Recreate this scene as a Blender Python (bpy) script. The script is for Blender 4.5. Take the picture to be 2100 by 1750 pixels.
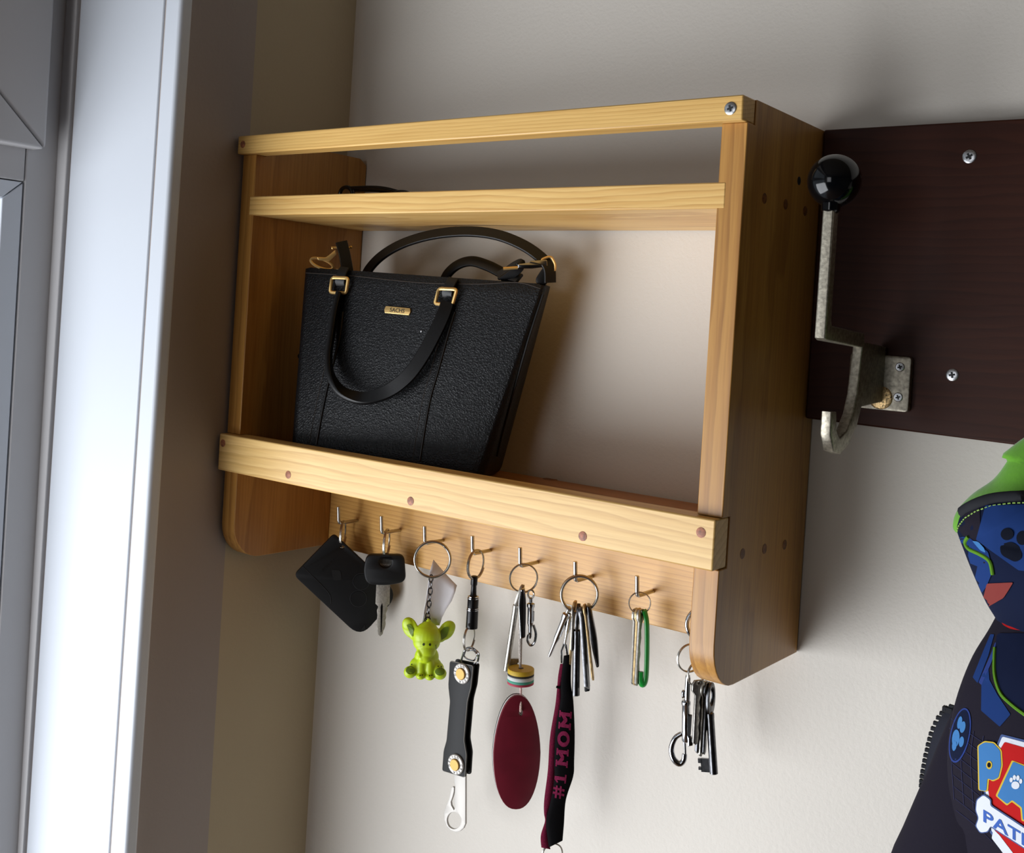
import bpy, bmesh, math, random
from mathutils import Vector as V, Matrix
from mathutils.bvhtree import BVHTree
random.seed(7)
S = bpy.context.scene
COL = S.collection
for o in list(bpy.data.objects): bpy.data.objects.remove(o)

# ------------------------------------------------------------------ camera, light, exposure
CAM = V((0.81242, -0.7863, 0.23278)); FPX = 2247.87; PX, PY = 1050.0, 685.09
YAW, PITCH, ROLL = 0.65009, 0.01114, -0.06189
_f = V((-math.sin(YAW)*math.cos(PITCH), math.cos(YAW)*math.cos(PITCH), -math.sin(PITCH)))
_r = V((math.cos(YAW), math.sin(YAW), 0)); _d = _f.cross(_r)
RIGHT = math.cos(ROLL)*_r + math.sin(ROLL)*_d
DOWN = -math.sin(ROLL)*_r + math.cos(ROLL)*_d
FWD = _f
cd = bpy.data.cameras.new('camera'); cam = bpy.data.objects.new('camera', cd); COL.objects.link(cam)
cd.sensor_width = 36; cd.lens = FPX/2100*36; cd.shift_x = (1050-PX)/2100; cd.shift_y = (PY-875)/2100
cd.clip_start = 0.01
m = Matrix((RIGHT, -DOWN, -FWD)).transposed().to_4x4(); m.translation = CAM
cam.matrix_world = m; S.camera = cam

S.view_settings.view_transform = 'Standard'; S.view_settings.look = 'None'
S.view_settings.gamma = 1; S.view_settings.exposure = 0.45; S.view_settings.use_curve_mapping = False

w = bpy.data.worlds.new('world'); S.world = w; w.use_nodes = True
w.node_tree.nodes['Background'].inputs[0].default_value = (0.80, 0.90, 1.0, 1)
w.node_tree.nodes['Background'].inputs[1].default_value = 0.4

def area(name, loc, direction, sx, sy, energy, col):
    l = bpy.data.lights.new(name, 'AREA'); l.shape = 'RECTANGLE'; l.size = sx; l.size_y = sy
    l.energy = energy; l.color = col
    o = bpy.data.objects.new(name, l); COL.objects.link(o); o.location = loc
    o.rotation_euler = V(direction).to_track_quat('-Z', 'Y').to_euler()
    return o
# daylight: the tall window in the left wall, and a smaller window behind the camera
area('window_daylight', (-0.55, -1.40, -0.70), (1.1, 1.2, 0.75), 1.6, 1.3, 41, (0.92, 0.95, 1.0))
area('rear_window_daylight', (0.45, -3.34, 0.25), (0, 1, 0), 0.86, 1.05, 5.0, (0.97, 0.97, 1.0))

# ------------------------------------------------------------------ helpers
def ray(u, v): return FWD + RIGHT*((u-PX)/FPX) + DOWN*((v-PY)/FPX)
def at(u, v, y=None, x=None, z=None):
    d = ray(u, v)
    k = (y-CAM.y)/d.y if y is not None else (x-CAM.x)/d.x if x is not None else (z-CAM.z)/d.z
    return CAM + d*k
def lin(c): return tuple(((x/255)/12.92 if x/255 <= .04045 else ((x/255+.055)/1.055)**2.4) for x in c)

def root_loc(p):
    while p.parent: p = p.parent
    return V(p.location)
def link(name, me, mat, parent=None):
    o = bpy.data.objects.new(name, me); COL.objects.link(o)
    if parent is not None:
        o.parent = parent; me.transform(Matrix.Translation(-root_loc(parent)))
    if mat is not None: me.materials.append(mat)
    return o
def thing(name, label, cat, loc=(0, 0, 0), group=None, kind=None):
    o = bpy.data.objects.new(name, None); COL.objects.link(o); o.location = loc
    o.empty_display_size = .02
    if label: o['label'] = label
    if cat: o['category'] = cat
    if group: o['group'] = group
    if kind: o['kind'] = kind
    return o
def shade(me, ang=40):
    for p in me.polygons: p.use_smooth = True
    try: me.set_sharp_from_angle(angle=math.radians(ang))
    except Exception: pass

class MB:
    def __init__(s): s.v = []; s.f = []
    def add(s, vs, fs):
        b = len(s.v); s.v += [V(p) for p in vs]; s.f += [[i+b for i in f] for f in fs]; return s
    def box(s, x0, x1, y0, y1, z0, z1):
        return s.add([(x, y, z) for x in (x0, x1) for y in (y0, y1) for z in (z0, z1)],
                     [(0, 1, 3, 2), (4, 6, 7, 5), (0, 4, 5, 1), (2, 3, 7, 6), (0, 2, 6, 4), (1, 5, 7, 3)])
    def obox(s, c, a, b, n):
        c, a, b, n = V(c), V(a), V(b), V(n)
        return s.add([c+i*a+j*b+k*n for i in (-1, 1) for j in (-1, 1) for k in (-1, 1)],
                     [(0, 1, 3, 2), (4, 6, 7, 5), (0, 4, 5, 1), (2, 3, 7, 6), (0, 2, 6, 4), (1, 5, 7, 3)])
    def sweep(s, pts, sect, closed=False, up=None):
        """sect(i, t, n, b) -> list of points offsets in the n,b frame"""
        pts = [V(p) for p in pts]; N = len(pts); T = []
        for i in range(N):
            a = pts[i-1] if (i or closed) else pts[i]; c = pts[(i+1) % N] if (i < N-1 or closed) else pts[i]
            T.append((c-a).normalized())
        n = V(up) if up is not None else V((0, 0, 1)) if abs(T[0].z) < .9 else V((1, 0, 0))
        n = (n-T[0]*n.dot(T[0])).normalized(); rings = []
        for i in range(N):
            if i:
                n = n-T[i]*n.dot(T[i]); n.normalize()
            b = T[i].cross(n); rings.append([pts[i]+n*p+b*q for p, q in sect(i)])
        k = len(rings[0]); base = len(s.v)
        for r in rings: s.v += r
        M = N if closed else N-1
        for i in range(M):
            for j in range(k):
                s.f.append([base+i*k+j, base+i*k+(j+1) % k, base+((i+1) % N)*k+(j+1) % k, base+((i+1) % N)*k+j])
        if not closed:
            s.f.append([base+j for j in range(k)][::-1]); s.f.append([base+(N-1)*k+j for j in range(k)])
        return s
    def tube(s, pts, r, seg=10, closed=False, up=None, flat=1.0):
        R = r if isinstance(r, (list, tuple)) else [r]*len(pts)
        return s.sweep(pts, lambda i: [(R[i]*math.cos(2*math.pi*j/seg), flat*R[i]*math.sin(2*math.pi*j/seg)) for j in range(seg)], closed, up)
    def ribbon(s, pts, wd, width, th):
        pts = [V(p) for p in pts]; N = len(pts); base = len(s.v)
        W = width if isinstance(width, (list, tuple)) else [width]*N
        D = wd if isinstance(wd, list) else [V(wd)]*N
        for i in range(N):
            t = (pts[min(i+1, N-1)]-pts[max(i-1, 0)]).normalized(); d = V(D[i]); d = (d-t*d.dot(t)).normalized(); k = t.cross(d)
            for a, b in ((-1, -.6), (-.9, -1), (.9, -1), (1, -.6), (1, .6), (.9, 1), (-.9, 1), (-1, .6)):
                s.v.append(pts[i]+d*(a*W[i]/2)+k*(b*th/2))
        for i in range(N-1):
            for j in range(8):
                s.f.append([base+i*8+j, base+i*8+(j+1) % 8, base+i*8+8+(j+1) % 8, base+i*8+8+j])
        s.f.append([base+j for j in range(8)][::-1]); s.f.append([base+(N-1)*8+j for j in range(8)])
        return s
    def lathe(s, p, axis, prof, seg=24):
        p, ax = V(p), V(axis).normalized(); n = V((1, 0, 0)) if abs(ax.x) < .8 else V((0, 0, 1))
        n = (n-ax*n.dot(ax)).normalized(); b = ax.cross(n); base = len(s.v); K = len(prof)
        for r, h in prof:
            for j in range(seg):
                a = 2*math.pi*j/seg; s.v.append(p+ax*h+(n*math.cos(a)+b*math.sin(a))*max(r, 1e-6))
        for i in range(K-1):
            for j in range(seg):
                s.f.append([base+i*seg+j, base+i*seg+(j+1) % seg, base+(i+1)*seg+(j+1) % seg, base+(i+1)*seg+j])
        s.f.append([base+j for j in range(seg)][::-1]); s.f.append([base+(K-1)*seg+j for j in range(seg)])
        return s
    def ell(s, c, ax, ay, az, seg=20, ring=12):
        c, ax, ay, az = V(c), V(ax), V(ay), V(az); base = len(s.v)
        for i in range(ring+1):
            t = math.pi*i/ring
            for j in range(seg):
                a = 2*math.pi*j/seg
                s.v.append(c+ax*math.sin(t)*math.cos(a)+ay*math.sin(t)*math.sin(a)+az*math.cos(t))
        for i in range(ring):
            for j in range(seg):
                s.f.append([base+i*seg+j, base+(i+1)*seg+j, base+(i+1)*seg+(j+1) % seg, base+i*seg+(j+1) % seg])
        return s
    def mesh(s, name, smooth=40, weld=False):
        me = bpy.data.meshes.new(name); me.from_pydata([tuple(p) for p in s.v], [], s.f); me.update()
        bm = bmesh.new(); bm.from_mesh(me)
        if weld: bmesh.ops.remove_doubles(bm, verts=bm.verts, dist=1e-5)
        bmesh.ops.recalc_face_normals(bm, faces=bm.faces); bm.to_mesh(me); bm.free()
        if smooth: shade(me, smooth)
        return me
    def build(s, name, mat, parent=None, smooth=40, bevel=0, seg=2, weld=False):
        o = link(name, s.mesh(name, smooth, weld), mat, parent)
        if bevel:
            b = o.modifiers.new('bevel', 'BEVEL'); b.width = bevel; b.segments = seg; b.limit_method = 'ANGLE'; b.angle_limit = math.radians(40)
        return o

def curve_mesh(cu):
    o = bpy.data.objects.new('tmp', cu); COL.objects.link(o)
    bpy.context.view_layer.update()
    me = bpy.data.meshes.new_from_object(o.evaluated_get(bpy.context.evaluated_depsgraph_get()))
    bpy.data.objects.remove(o)
    bm = bmesh.new(); bm.from_mesh(me); bmesh.ops.remove_doubles(bm, verts=bm.verts, dist=1e-6)
    vs = [v.co.copy() for v in bm.verts]; fs = [[v.index for v in f.verts] for f in bm.faces]; bm.free()
    bpy.data.meshes.remove(me); bpy.data.curves.remove(cu)
    return vs, fs
def ext2d(loops, th, bev=0):
    """flat outlines (outer and holes) in metres -> solid plate, centred on z=0; built at 100x for precision"""
    K = 100
    cu = bpy.data.curves.new('tmp', 'CURVE'); cu.dimensions = '2D'; cu.fill_mode = 'BOTH'
    cu.extrude = max(th/2-bev, 0)*K
    if bev: cu.bevel_depth = bev*K; cu.bevel_resolution = 1; cu.offset = -bev*K
    for L in loops:
        sp = cu.splines.new('POLY'); sp.points.add(len(L)-1); sp.use_cyclic_u = True
        for p, q in zip(sp.points, L): p.co = (q[0]*K, q[1]*K, 0, 1)
    vs, fs = curve_mesh(cu)
    return [v/K for v in vs], fs
def text2d(txt, size, th=0, offset=0, bold=False):
    K = 100
    cu = bpy.data.curves.new('tmp', 'FONT'); cu.body = txt; cu.size = size*K; cu.extrude = th/2*K
    cu.align_x = 'CENTER'; cu.align_y = 'CENTER'; cu.offset = offset*K; cu.resolution_u = 3
    vs, fs = curve_mesh(cu)
    return [v/K for v in vs], fs

def rnd(pts, r, n=5):
    """round the corners of a polygon; r number or list"""
    out = []; N = len(pts)
    for i in range(N):
        p = V(pts[i]); a = V(pts[i-1])-p; b = V(pts[(i+1) % N])-p
        rr = r[i] if isinstance(r, (list, tuple)) else r
        k = min(rr, a.length*.49, b.length*.49)
        if k <= 0: out.append(p); continue
        A = p+a.normalized()*k; B = p+b.normalized()*k
        for j in range(n+1):
            t = j/n; out.append(A*(1-t)**2+p*2*t*(1-t)+B*t*t)
    return out
def smooth_path(pts, n=6):
    pts = [V(p) for p in pts]; out = []
    for i in range(len(pts)-1):
        p0, p1, p2, p3 = pts[max(i-1, 0)], pts[i], pts[i+1], pts[min(i+2, len(pts)-1)]
        for j in range(n):
            t = j/n
            out.append(.5*((2*p1)+(p2-p0)*t+(2*p0-5*p1+4*p2-p3)*t*t+(3*p1-p0-3*p2+p3)*t**3))
    out.append(pts[-1]); return out
def ellipse(cx, cy, rx, ry, n=28, rot=0):
    c, s_ = math.cos(rot), math.sin(rot)
    return [V((cx+rx*math.cos(a)*c-ry*math.sin(a)*s_, cy+rx*math.cos(a)*s_+ry*math.sin(a)*c)) for a in [2*math.pi*i/n for i in range(n)]]

class Fr:
    """a vertical plane through P with horizontal direction ang (degrees in plan); None faces the viewer's side"""
    def __init__(s, P, ang=None, off=0):
        s.P = V(P)
        if ang is None:
            d = s.P-CAM; ang = math.degrees(math.atan2(d.y, d.x))-90+off
        a = math.radians(ang); s.h = V((math.cos(a), math.sin(a), 0)); s.n = V((math.sin(a), -math.cos(a), 0)); s.up = V((0, 0, 1))
        s.mm = (s.P-CAM).dot(FWD)/FPX          # metres for one photo pixel at this distance
    def pt(s, u, v, k=0):
        d = ray(u, v); q = s.P+s.n*k; t = (q-CAM).dot(s.n)/d.dot(s.n); return CAM+d*t
    def st(s, u, v, k=0):
        p = s.pt(u, v, k)-s.P; return V((p.dot(s.h), p.z))
    def w(s, p, k=0): return s.P+s.h*p[0]+s.up*p[1]+s.n*k
    def plate(s, mb, loops, th, k=0, bev=0, px=True):
        L = [[s.st(*q) for q in l] for l in loops] if px else loops
        vs, fs = ext2d(L, th, bev); return mb.add([s.w(v, k+v.z) for v in vs], fs)

# ------------------------------------------------------------------ materials
def nodes(name):
    m = bpy.data.materials.new(name); m.use_nodes = True
    return m, m.node_tree.nodes, m.node_tree.links, m.node_tree.nodes['Principled BSDF']
def tc(N, L, scale=(1, 1, 1), kind='Object', loc=(0, 0, 0)):
    t = N.new('ShaderNodeTexCoord'); mp = N.new('ShaderNodeMapping'); mp.inputs['Scale'].default_value = scale
    mp.inputs['Location'].default_value = loc
    L.new(t.outputs[kind], mp.inputs[0]); return mp.outputs[0]
def ramp(N, stops):
    r = N.new('ShaderNodeValToRGB'); e = r.color_ramp.elements
    while len(e) < len(stops): e.new(.5)
    for q, (p, c) in zip(e, stops): q.position = p; q.color = (*lin(c), 1)
    return r
def noise(N, L, co, scale, detail=3, rough=.5, dist=0):
    n = N.new('ShaderNodeTexNoise'); n.inputs['Scale'].default_value = scale; n.inputs['Detail'].default_value = detail
    n.inputs['Roughness'].default_value = rough; n.inputs['Distortion'].default_value = dist; L.new(co, n.inputs['Vector']); return n
def bump(N, L, B, h, strength, dist):
    b = N.new('ShaderNodeBump'); b.inputs['Strength'].default_value = strength; b.inputs['Distance'].default_value = dist
    L.new(h, b.inputs['Height']); L.new(b.outputs[0], B.inputs['Normal']); return b
def plain(name, col, rough=.5, metal=0, var=0, vscale=40, bscale=0, bstr=.3, bdist=.0005, coat=0, spec=.5, sheen=0, sub=0):
    m, N, L, B = nodes(name); B.inputs['Roughness'].default_value = rough; B.inputs['Metallic'].default_value = metal
    B.inputs['Base Color'].default_value = (*lin(col), 1); B.inputs['Coat Weight'].default_value = coat
    B.inputs['Specular IOR Level'].default_value = spec; B.inputs['Sheen Weight'].default_value = sheen
    if sub: B.inputs['Subsurface Weight'].default_value = sub; B.inputs['Subsurface Scale'].default_value = .004; B.inputs['Subsurface Radius'].default_value = (1, 1, .4)
    co = tc(N, L)
    if var:
        n = noise(N, L, co, vscale, 4)
        a = [max(0, x*(1-var)) for x in col]; b = [min(255, x*(1+var)) for x in col]
        r = ramp(N, [(.3, a), (.7, b)]); L.new(n.outputs[0], r.inputs[0]); L.new(r.outputs[0], B.inputs['Base Color'])
    if bscale:
        n2 = noise(N, L, co, bscale, 3); bump(N, L, B, n2.outputs[0], bstr, bdist)
    return m
def wood(name, dark, mid, light, axis='x', rough=.38, seed=0, bands=46, wear=0.25, warp=.010):
    """growth rings around a distant pith, warped along the grain, with fine pores and slow tone changes"""
    m, N, L, B = nodes(name)
    rs = random.Random(seed)
    off = {'x': (0, .05+.03*rs.random(), .045+.05*rs.random()), 'y': (.05, 0, .06), 'z': (.05+.03*rs.random(), .06+.05*rs.random(), 0)}[axis]
    co = tc(N, L, loc=off)
    sl = {'x': (3.2, 16, 16), 'y': (16, 3.2, 16), 'z': (16, 16, 3.2)}[axis]
    cw = tc(N, L, sl, loc=(seed*1.7, seed*.9, seed*2.3))
    wn = noise(N, L, cw, 1.0, 3, .55)
    sub = N.new('ShaderNodeVectorMath'); sub.operation = 'SUBTRACT'; sub.inputs[1].default_value = (.5, .5, .5); L.new(wn.outputs['Color'], sub.inputs[0])
    scl = N.new('ShaderNodeVectorMath'); scl.operation = 'SCALE'; scl.inputs['Scale'].default_value = warp*2; L.new(sub.outputs[0], scl.inputs[0])
    add = N.new('ShaderNodeVectorMath'); add.operation = 'ADD'; L.new(co, add.inputs[0]); L.new(scl.outputs[0], add.inputs[1])
    wv = N.new('ShaderNodeTexWave'); wv.wave_type = 'RINGS'; wv.rings_direction = axis.upper(); wv.wave_profile = 'SAW'
    wv.inputs['Scale'].default_value = bands; wv.inputs['Distortion'].default_value = .6; wv.inputs['Detail'].default_value = 1; L.new(add.outputs[0], wv.inputs['Vector'])
    fs_ = {'x': (14, 420, 420), 'y': (420, 14, 420), 'z': (420, 420, 14)}[axis]
    cf = tc(N, L, fs_); fine = noise(N, L, cf, 1.0, 4, .6)
    big = noise(N, L, cw, .6, 3, .6)
    r = ramp(N, [(0, light), (.62, mid), (.90, dark), (1, light)]); L.new(wv.outputs[0], r.inputs[0])
    r2 = ramp(N, [(.3, mid), (.7, light)]); L.new(big.outputs[0], r2.inputs[0])
    mx = N.new('ShaderNodeMixRGB'); mx.inputs[0].default_value = .5; L.new(r.outputs[0], mx.inputs[1]); L.new(r2.outputs[0], mx.inputs[2])
    r3 = ramp(N, [(.3, dark), (.62, light)]); L.new(fine.outputs[0], r3.inputs[0])
    mx2 = N.new('ShaderNodeMixRGB'); mx2.inputs[0].default_value = wear; L.new(mx.outputs[0], mx2.inputs[1]); L.new(r3.outputs[0], mx2.inputs[2])
    L.new(mx2.outputs[0], B.inputs['Base Color']); B.inputs['Roughness'].default_value = rough
    bump(N, L, B, fine.outputs[0], .15, .0003)
    return m

PINE = ((176, 124, 62), (214, 168, 98), (232, 194, 128))
M = {}
M['rail'] = wood('pine_rail', (180, 128, 58), (216, 170, 94), (232, 192, 118), 'x', seed=1, bands=120, warp=.003)
M['shelf'] = wood('pine_shelf', (174, 118, 48), (216, 166, 90), (238, 200, 128), 'x', seed=2, bands=62, warp=.012)
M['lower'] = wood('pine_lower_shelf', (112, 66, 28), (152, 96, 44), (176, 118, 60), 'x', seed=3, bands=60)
M['apron'] = wood('pine_front_board', (178, 128, 60), (218, 174, 102), (238, 202, 134), 'x', seed=4, bands=52, warp=.012)
M['hookb'] = wood('pine_hook_board', (156, 102, 40), (198, 146, 72), (216, 170, 96), 'x', seed=5, bands=95, warp=.006)
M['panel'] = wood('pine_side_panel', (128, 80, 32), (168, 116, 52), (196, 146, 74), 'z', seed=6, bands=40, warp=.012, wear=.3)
M['plug'] = plain('wood_plug', (150, 92, 64), .5, var=.25, vscale=400)
M['plugdark'] = plain('wood_plug_dark', (112, 68, 30), .5, var=.25, vscale=300)
M['mahog'] = wood('mahogany_board', (34, 13, 5), (47, 19, 10), (60, 28, 15), 'x', rough=.42, seed=7, bands=45, warp=.02)
M['mahog'].node_tree.nodes['Principled BSDF'].inputs['Specular IOR Level'].default_value = .16
M['screw'] = plain('zinc_screw', (188, 190, 192), .32, 1, var=.12, vscale=900)
M['screwslot'] = plain('screw_recess', (24, 26, 28), .6)
M['steel'] = plain('brushed_steel_hook', (196, 192, 186), .28, 1)
M['chrome'] = plain('chrome', (176, 178, 181), .12, 1)
M['nickel'] = plain('nickel_ring', (180, 176, 168), .26, .95)
M['oldbrass'] = plain('aged_brass_key', (190, 164, 118), .42, .85, var=.15, vscale=300)
M['keysteel'] = plain('key_steel', (158, 155, 148), .36, .95, var=.12, vscale=500)
M['darksteel'] = plain('dark_steel', (92, 92, 94), .25, 1, var=.15, vscale=300)
M['washer'] = plain('satin_steel_washer', (176, 172, 166), .55, .5)
M['satin'] = plain('satin_key_steel', (164, 158, 148), .48, .6, var=.1, vscale=600)
M['brassdull'] = plain('dull_brass', (206, 166, 92), .6, .35)
M['gold'] = plain('pale_gold', (232, 194, 126), .34, .8)
M['blackplastic'] = plain('black_plastic', (14, 15, 17), .5, spec=.4, bscale=2500, bstr=.15, bdist=.0002)
M['blackgloss'] = plain('black_gloss_knob', (5, 6, 8), .10, spec=.35)
M['blackmetal'] = plain('black_coated_metal', (20, 20, 21), .28, .5)
M['blackmark'] = plain('black_print', (10, 10, 11), .6)
M['greymark'] = plain('grey_emboss', (46, 47, 50), .5)
M['cardleather'] = plain('black_leather_strip', (12, 13, 14), .6, spec=.35, bscale=1800, bstr=.25, bdist=.0003)
M['leatheredge'] = plain('leather_cut_edge', (150, 146, 138), .7)
M['paper'] = plain('white_paper', (236, 236, 240), .8)
M['elephant'] = plain('lime_rubber', (190, 216, 34), .42, sub=.25, var=.05, vscale=60)
M['olive'] = plain('olive_paint', (104, 130, 34), .4)
M['eye'] = plain('dark_green_paint', (38, 52, 12), .4)
M['green'] = plain('green_plastic', (22, 150, 54), .3)
M['burg'] = plain('burgundy_tag', (104, 22, 38), .38, var=.06, vscale=60)
M['whiteplastic'] = plain('white_plastic', (225, 225, 222), .4)
M['yellow'] = plain('mustard_foam', (186, 154, 30), .6, bscale=1500)
M['blackfoam'] = plain('black_foam', (28, 24, 18), .7)
M['greyfoam'] = plain('grey_foam', (196, 200, 198), .7)
M['teal'] = plain('teal_foam', (66, 146, 124), .7)
M['pink'] = plain('red_foam', (168, 52, 74), .7)
M['cord'] = plain('braided_cord', (150, 142, 134), .8, var=.3, vscale=1500)
M['cordred'] = plain('speckled_cord', (196, 168, 160), .8, var=.35, vscale=1800)
M['maroonweb'] = plain('maroon_webbing', (84, 14, 38), .9, spec=.1, var=.25, vscale=1200, bscale=1500)
M['blackweb'] = plain('black_webbing', (9, 8, 10), .95, spec=.1, bscale=1600)
M['maroontext'] = plain('maroon_thread', (122, 34, 68), .9, spec=.1, var=.2, vscale=1500)
M['iron'] = plain('worn_cast_metal', (150, 144, 130), .45, .9, var=.16, vscale=420, bscale=700, bstr=.25, bdist=.0003)
M['brassworn'] = plain('worn_brass_patch', (150, 128, 92), .42, .9, var=.6, vscale=900)
def leather(name, col, scale, strength, rough):
    m, N, L, B = nodes(name); B.inputs['Base Color'].default_value = (*lin(col), 1); B.inputs['Roughness'].default_value = rough; B.inputs['Specular IOR Level'].default_value = .3
    co = tc(N, L); vo = N.new('ShaderNodeTexVoronoi'); vo.feature = 'DISTANCE_TO_EDGE'; vo.inputs['Scale'].default_value = scale
    n = noise(N, L, co, scale*.6, 2); ad = N.new('ShaderNodeMixRGB'); ad.blend_type = 'ADD'; ad.inputs[0].default_value = .004
    L.new(co, ad.inputs[1]); L.new(n.outputs['Color'], ad.inputs[2]); L.new(ad.outputs[0], vo.inputs['Vector'])
    cl = N.new('ShaderNodeMapRange'); cl.inputs[2].default_value = .35; L.new(vo.outputs['Distance'], cl.inputs[0])
    bump(N, L, B, cl.outputs[0], strength, .0012); return m
M['leather'] = leather('pebbled_black_leather', (8, 9, 12), 430, .24, .42)
M['strap'] = plain('smooth_black_leather', (9, 9, 10), .42, spec=.35, bscale=900, bstr=.1)
M['stitch'] = plain('dark_stitch', (52, 44, 38), .8)
M['glasses'] = plain('glossy_black_frame', (10, 10, 11), .2)
M['fabric'] = plain('navy_softshell', (33, 30, 40), .95, bscale=1200, bstr=.2, spec=.12)
M['tape'] = plain('navy_zip_tape', (22, 24, 38), .9, bscale=1800)
M['lime'] = plain('lime_lining', (96, 162, 30), .9, var=.1, vscale=30, bscale=500, bstr=.35, sheen=.3)
M['trimblack'] = plain('dark_hem', (14, 16, 24), .85)
M['thread'] = plain('lime_thread', (150, 190, 90), .8)
for k, c in dict(p_blue=(28, 54, 108), p_mid=(17, 25, 50), p_light=(66, 120, 176), p_ring=(44, 62, 124), p_red=(182, 30, 30), p_white=(214, 218, 226),
                 p_slate=(74, 92, 138), p_yellow=(206, 176, 62), p_dark=(14, 18, 30), p_grid=(58, 60, 92), p_green=(92, 140, 40), p_coral=(126, 56, 52), p_letter=(66, 100, 176)).items():
    M[k] = plain('print_'+k[2:], c, .9, spec=.12)

def paint_wall(name, col, col2=None, edge=None):
    m, N, L, B = nodes(name); B.inputs['Roughness'].default_value = .75
    co = tc(N, L); n1 = noise(N, L, co, 260, 3, .6); n2 = noise(N, L, co, 2.2, 3)
    r = ramp(N, [(.3, [x*.97 for x in col]), (.7, [min(255, x*1.02) for x in col])]); L.new(n2.outputs[0], r.inputs[0])
    out = r.outputs[0]
    if col2:
        sx = N.new('ShaderNodeSeparateXYZ'); L.new(co, sx.inputs[0])
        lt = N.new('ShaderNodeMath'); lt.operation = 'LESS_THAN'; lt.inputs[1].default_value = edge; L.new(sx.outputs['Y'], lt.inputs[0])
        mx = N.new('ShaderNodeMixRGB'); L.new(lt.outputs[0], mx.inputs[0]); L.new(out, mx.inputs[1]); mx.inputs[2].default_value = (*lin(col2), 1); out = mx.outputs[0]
    L.new(out, B.inputs['Base Color']); bump(N, L, B, n1.outputs[0], .25, .0012); return m
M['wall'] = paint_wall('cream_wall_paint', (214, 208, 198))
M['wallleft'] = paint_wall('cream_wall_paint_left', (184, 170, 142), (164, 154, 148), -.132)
M['upvc'] = plain('white_upvc', (204, 209, 216), .4)
M['upvcshade'] = plain('white_upvc_shaded', (194, 192, 192), .45)  # same white plastic as the lining, colour darkened for its backlit side
M['gasket'] = plain('grey_gasket', (70, 72, 74), .6)
M['wallfar'] = paint_wall('far_wall_dark', (52, 44, 38))  # unseen walls, dark tone chosen to reduce light bouncing back
M['ceil'] = plain('ceiling_dark', (92, 80, 68), .9)  # dark tone invented for the unseen ceiling, to lower the ambient light
M['floor'] = wood('oak_floor', (70, 48, 32), (98, 70, 48), (112, 82, 56), 'y', seed=9, bands=30)
m, N, L, B = nodes('window_glass'); out = N['Material Output']
tr = N.new('ShaderNodeBsdfTransparent'); gl = N.new('ShaderNodeBsdfGlossy'); gl.inputs['Roughness'].default_value = .02
mx = N.new('ShaderNodeMixShader'); mx.inputs[0].default_value = .05
L.new(tr.outputs[0], mx.inputs[1]); L.new(gl.outputs[0], mx.inputs[2]); L.new(mx.outputs[0], out.inputs[0])
M['glass'] = m

# ------------------------------------------------------------------ the room
H_TOP = .3885; XL = -.003; WY0, WY1, WZ0, WZ1 = -.222, -2.1, -1.40, .92; FLZ, CEZ = -1.45, 1.05; RX, RY = 2.7, -3.3
def struct(name, mb, mat, label, smooth=0):
    o = mb.build(name, mat, None, smooth); o['kind'] = 'structure'; o['label'] = label; return o
struct('wall_back', MB().box(-.25, RX+.1, 0, .1, FLZ, CEZ), M['wall'], 'cream painted wall behind the wooden shelf')
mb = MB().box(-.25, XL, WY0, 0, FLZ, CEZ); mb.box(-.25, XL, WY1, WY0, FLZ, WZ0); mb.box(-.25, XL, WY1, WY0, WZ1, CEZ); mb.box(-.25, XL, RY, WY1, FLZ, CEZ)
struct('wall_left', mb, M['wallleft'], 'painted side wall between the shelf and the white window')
struct('wall_right', MB().box(RX, RX+.1, RY, 0, FLZ, CEZ), M['wallfar'], 'unseen wall on the right side of the room, darkened against bounced light')
mb = MB().box(-.25, -.05, RY-.1, RY, FLZ, CEZ); mb.box(.95, RX+.1, RY-.1, RY, FLZ, CEZ); mb.box(-.05, .95, RY-.1, RY, FLZ, -.35); mb.box(-.05, .95, RY-.1, RY, .85, CEZ)
struct('wall_front', mb, M['wallfar'], 'unseen wall behind the camera with a window opening, darkened against bounced light')
struct('floor', MB().box(-.25, RX+.1, RY-.1, .1, FLZ-.05, FLZ), M['floor'], 'brown wooden floor of the hallway')
struct('ceiling', MB().box(-.25, RX+.1, RY-.1, .1, CEZ, CEZ+.05), M['ceil'], 'unseen hallway ceiling, coloured dark to limit bounced light')

for z0_, z1_ in ((-1.45, -.004), (H_TOP, 1.05)):       # plastered inside corner, slightly rounded
    q = MB(); r_ = .008; prof = [(XL-.01, .01)]+[(XL+r_-r_*math.sin(t), -r_+r_*math.cos(t)) for t in [math.pi/2*i/8 for i in range(9)][::-1]]
    n_ = len(prof); q.add([(x, y, z) for z in (z0_, z1_) for x, y in prof], [[i, (i+1) % n_, n_+(i+1) % n_, n_+i] for i in range(n_)]+[list(range(n_))[::-1], list(range(n_, 2*n_))])
    q.build('plaster_fillet', M['wall'], bpy.data.objects['wall_back'], 60)
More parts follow.
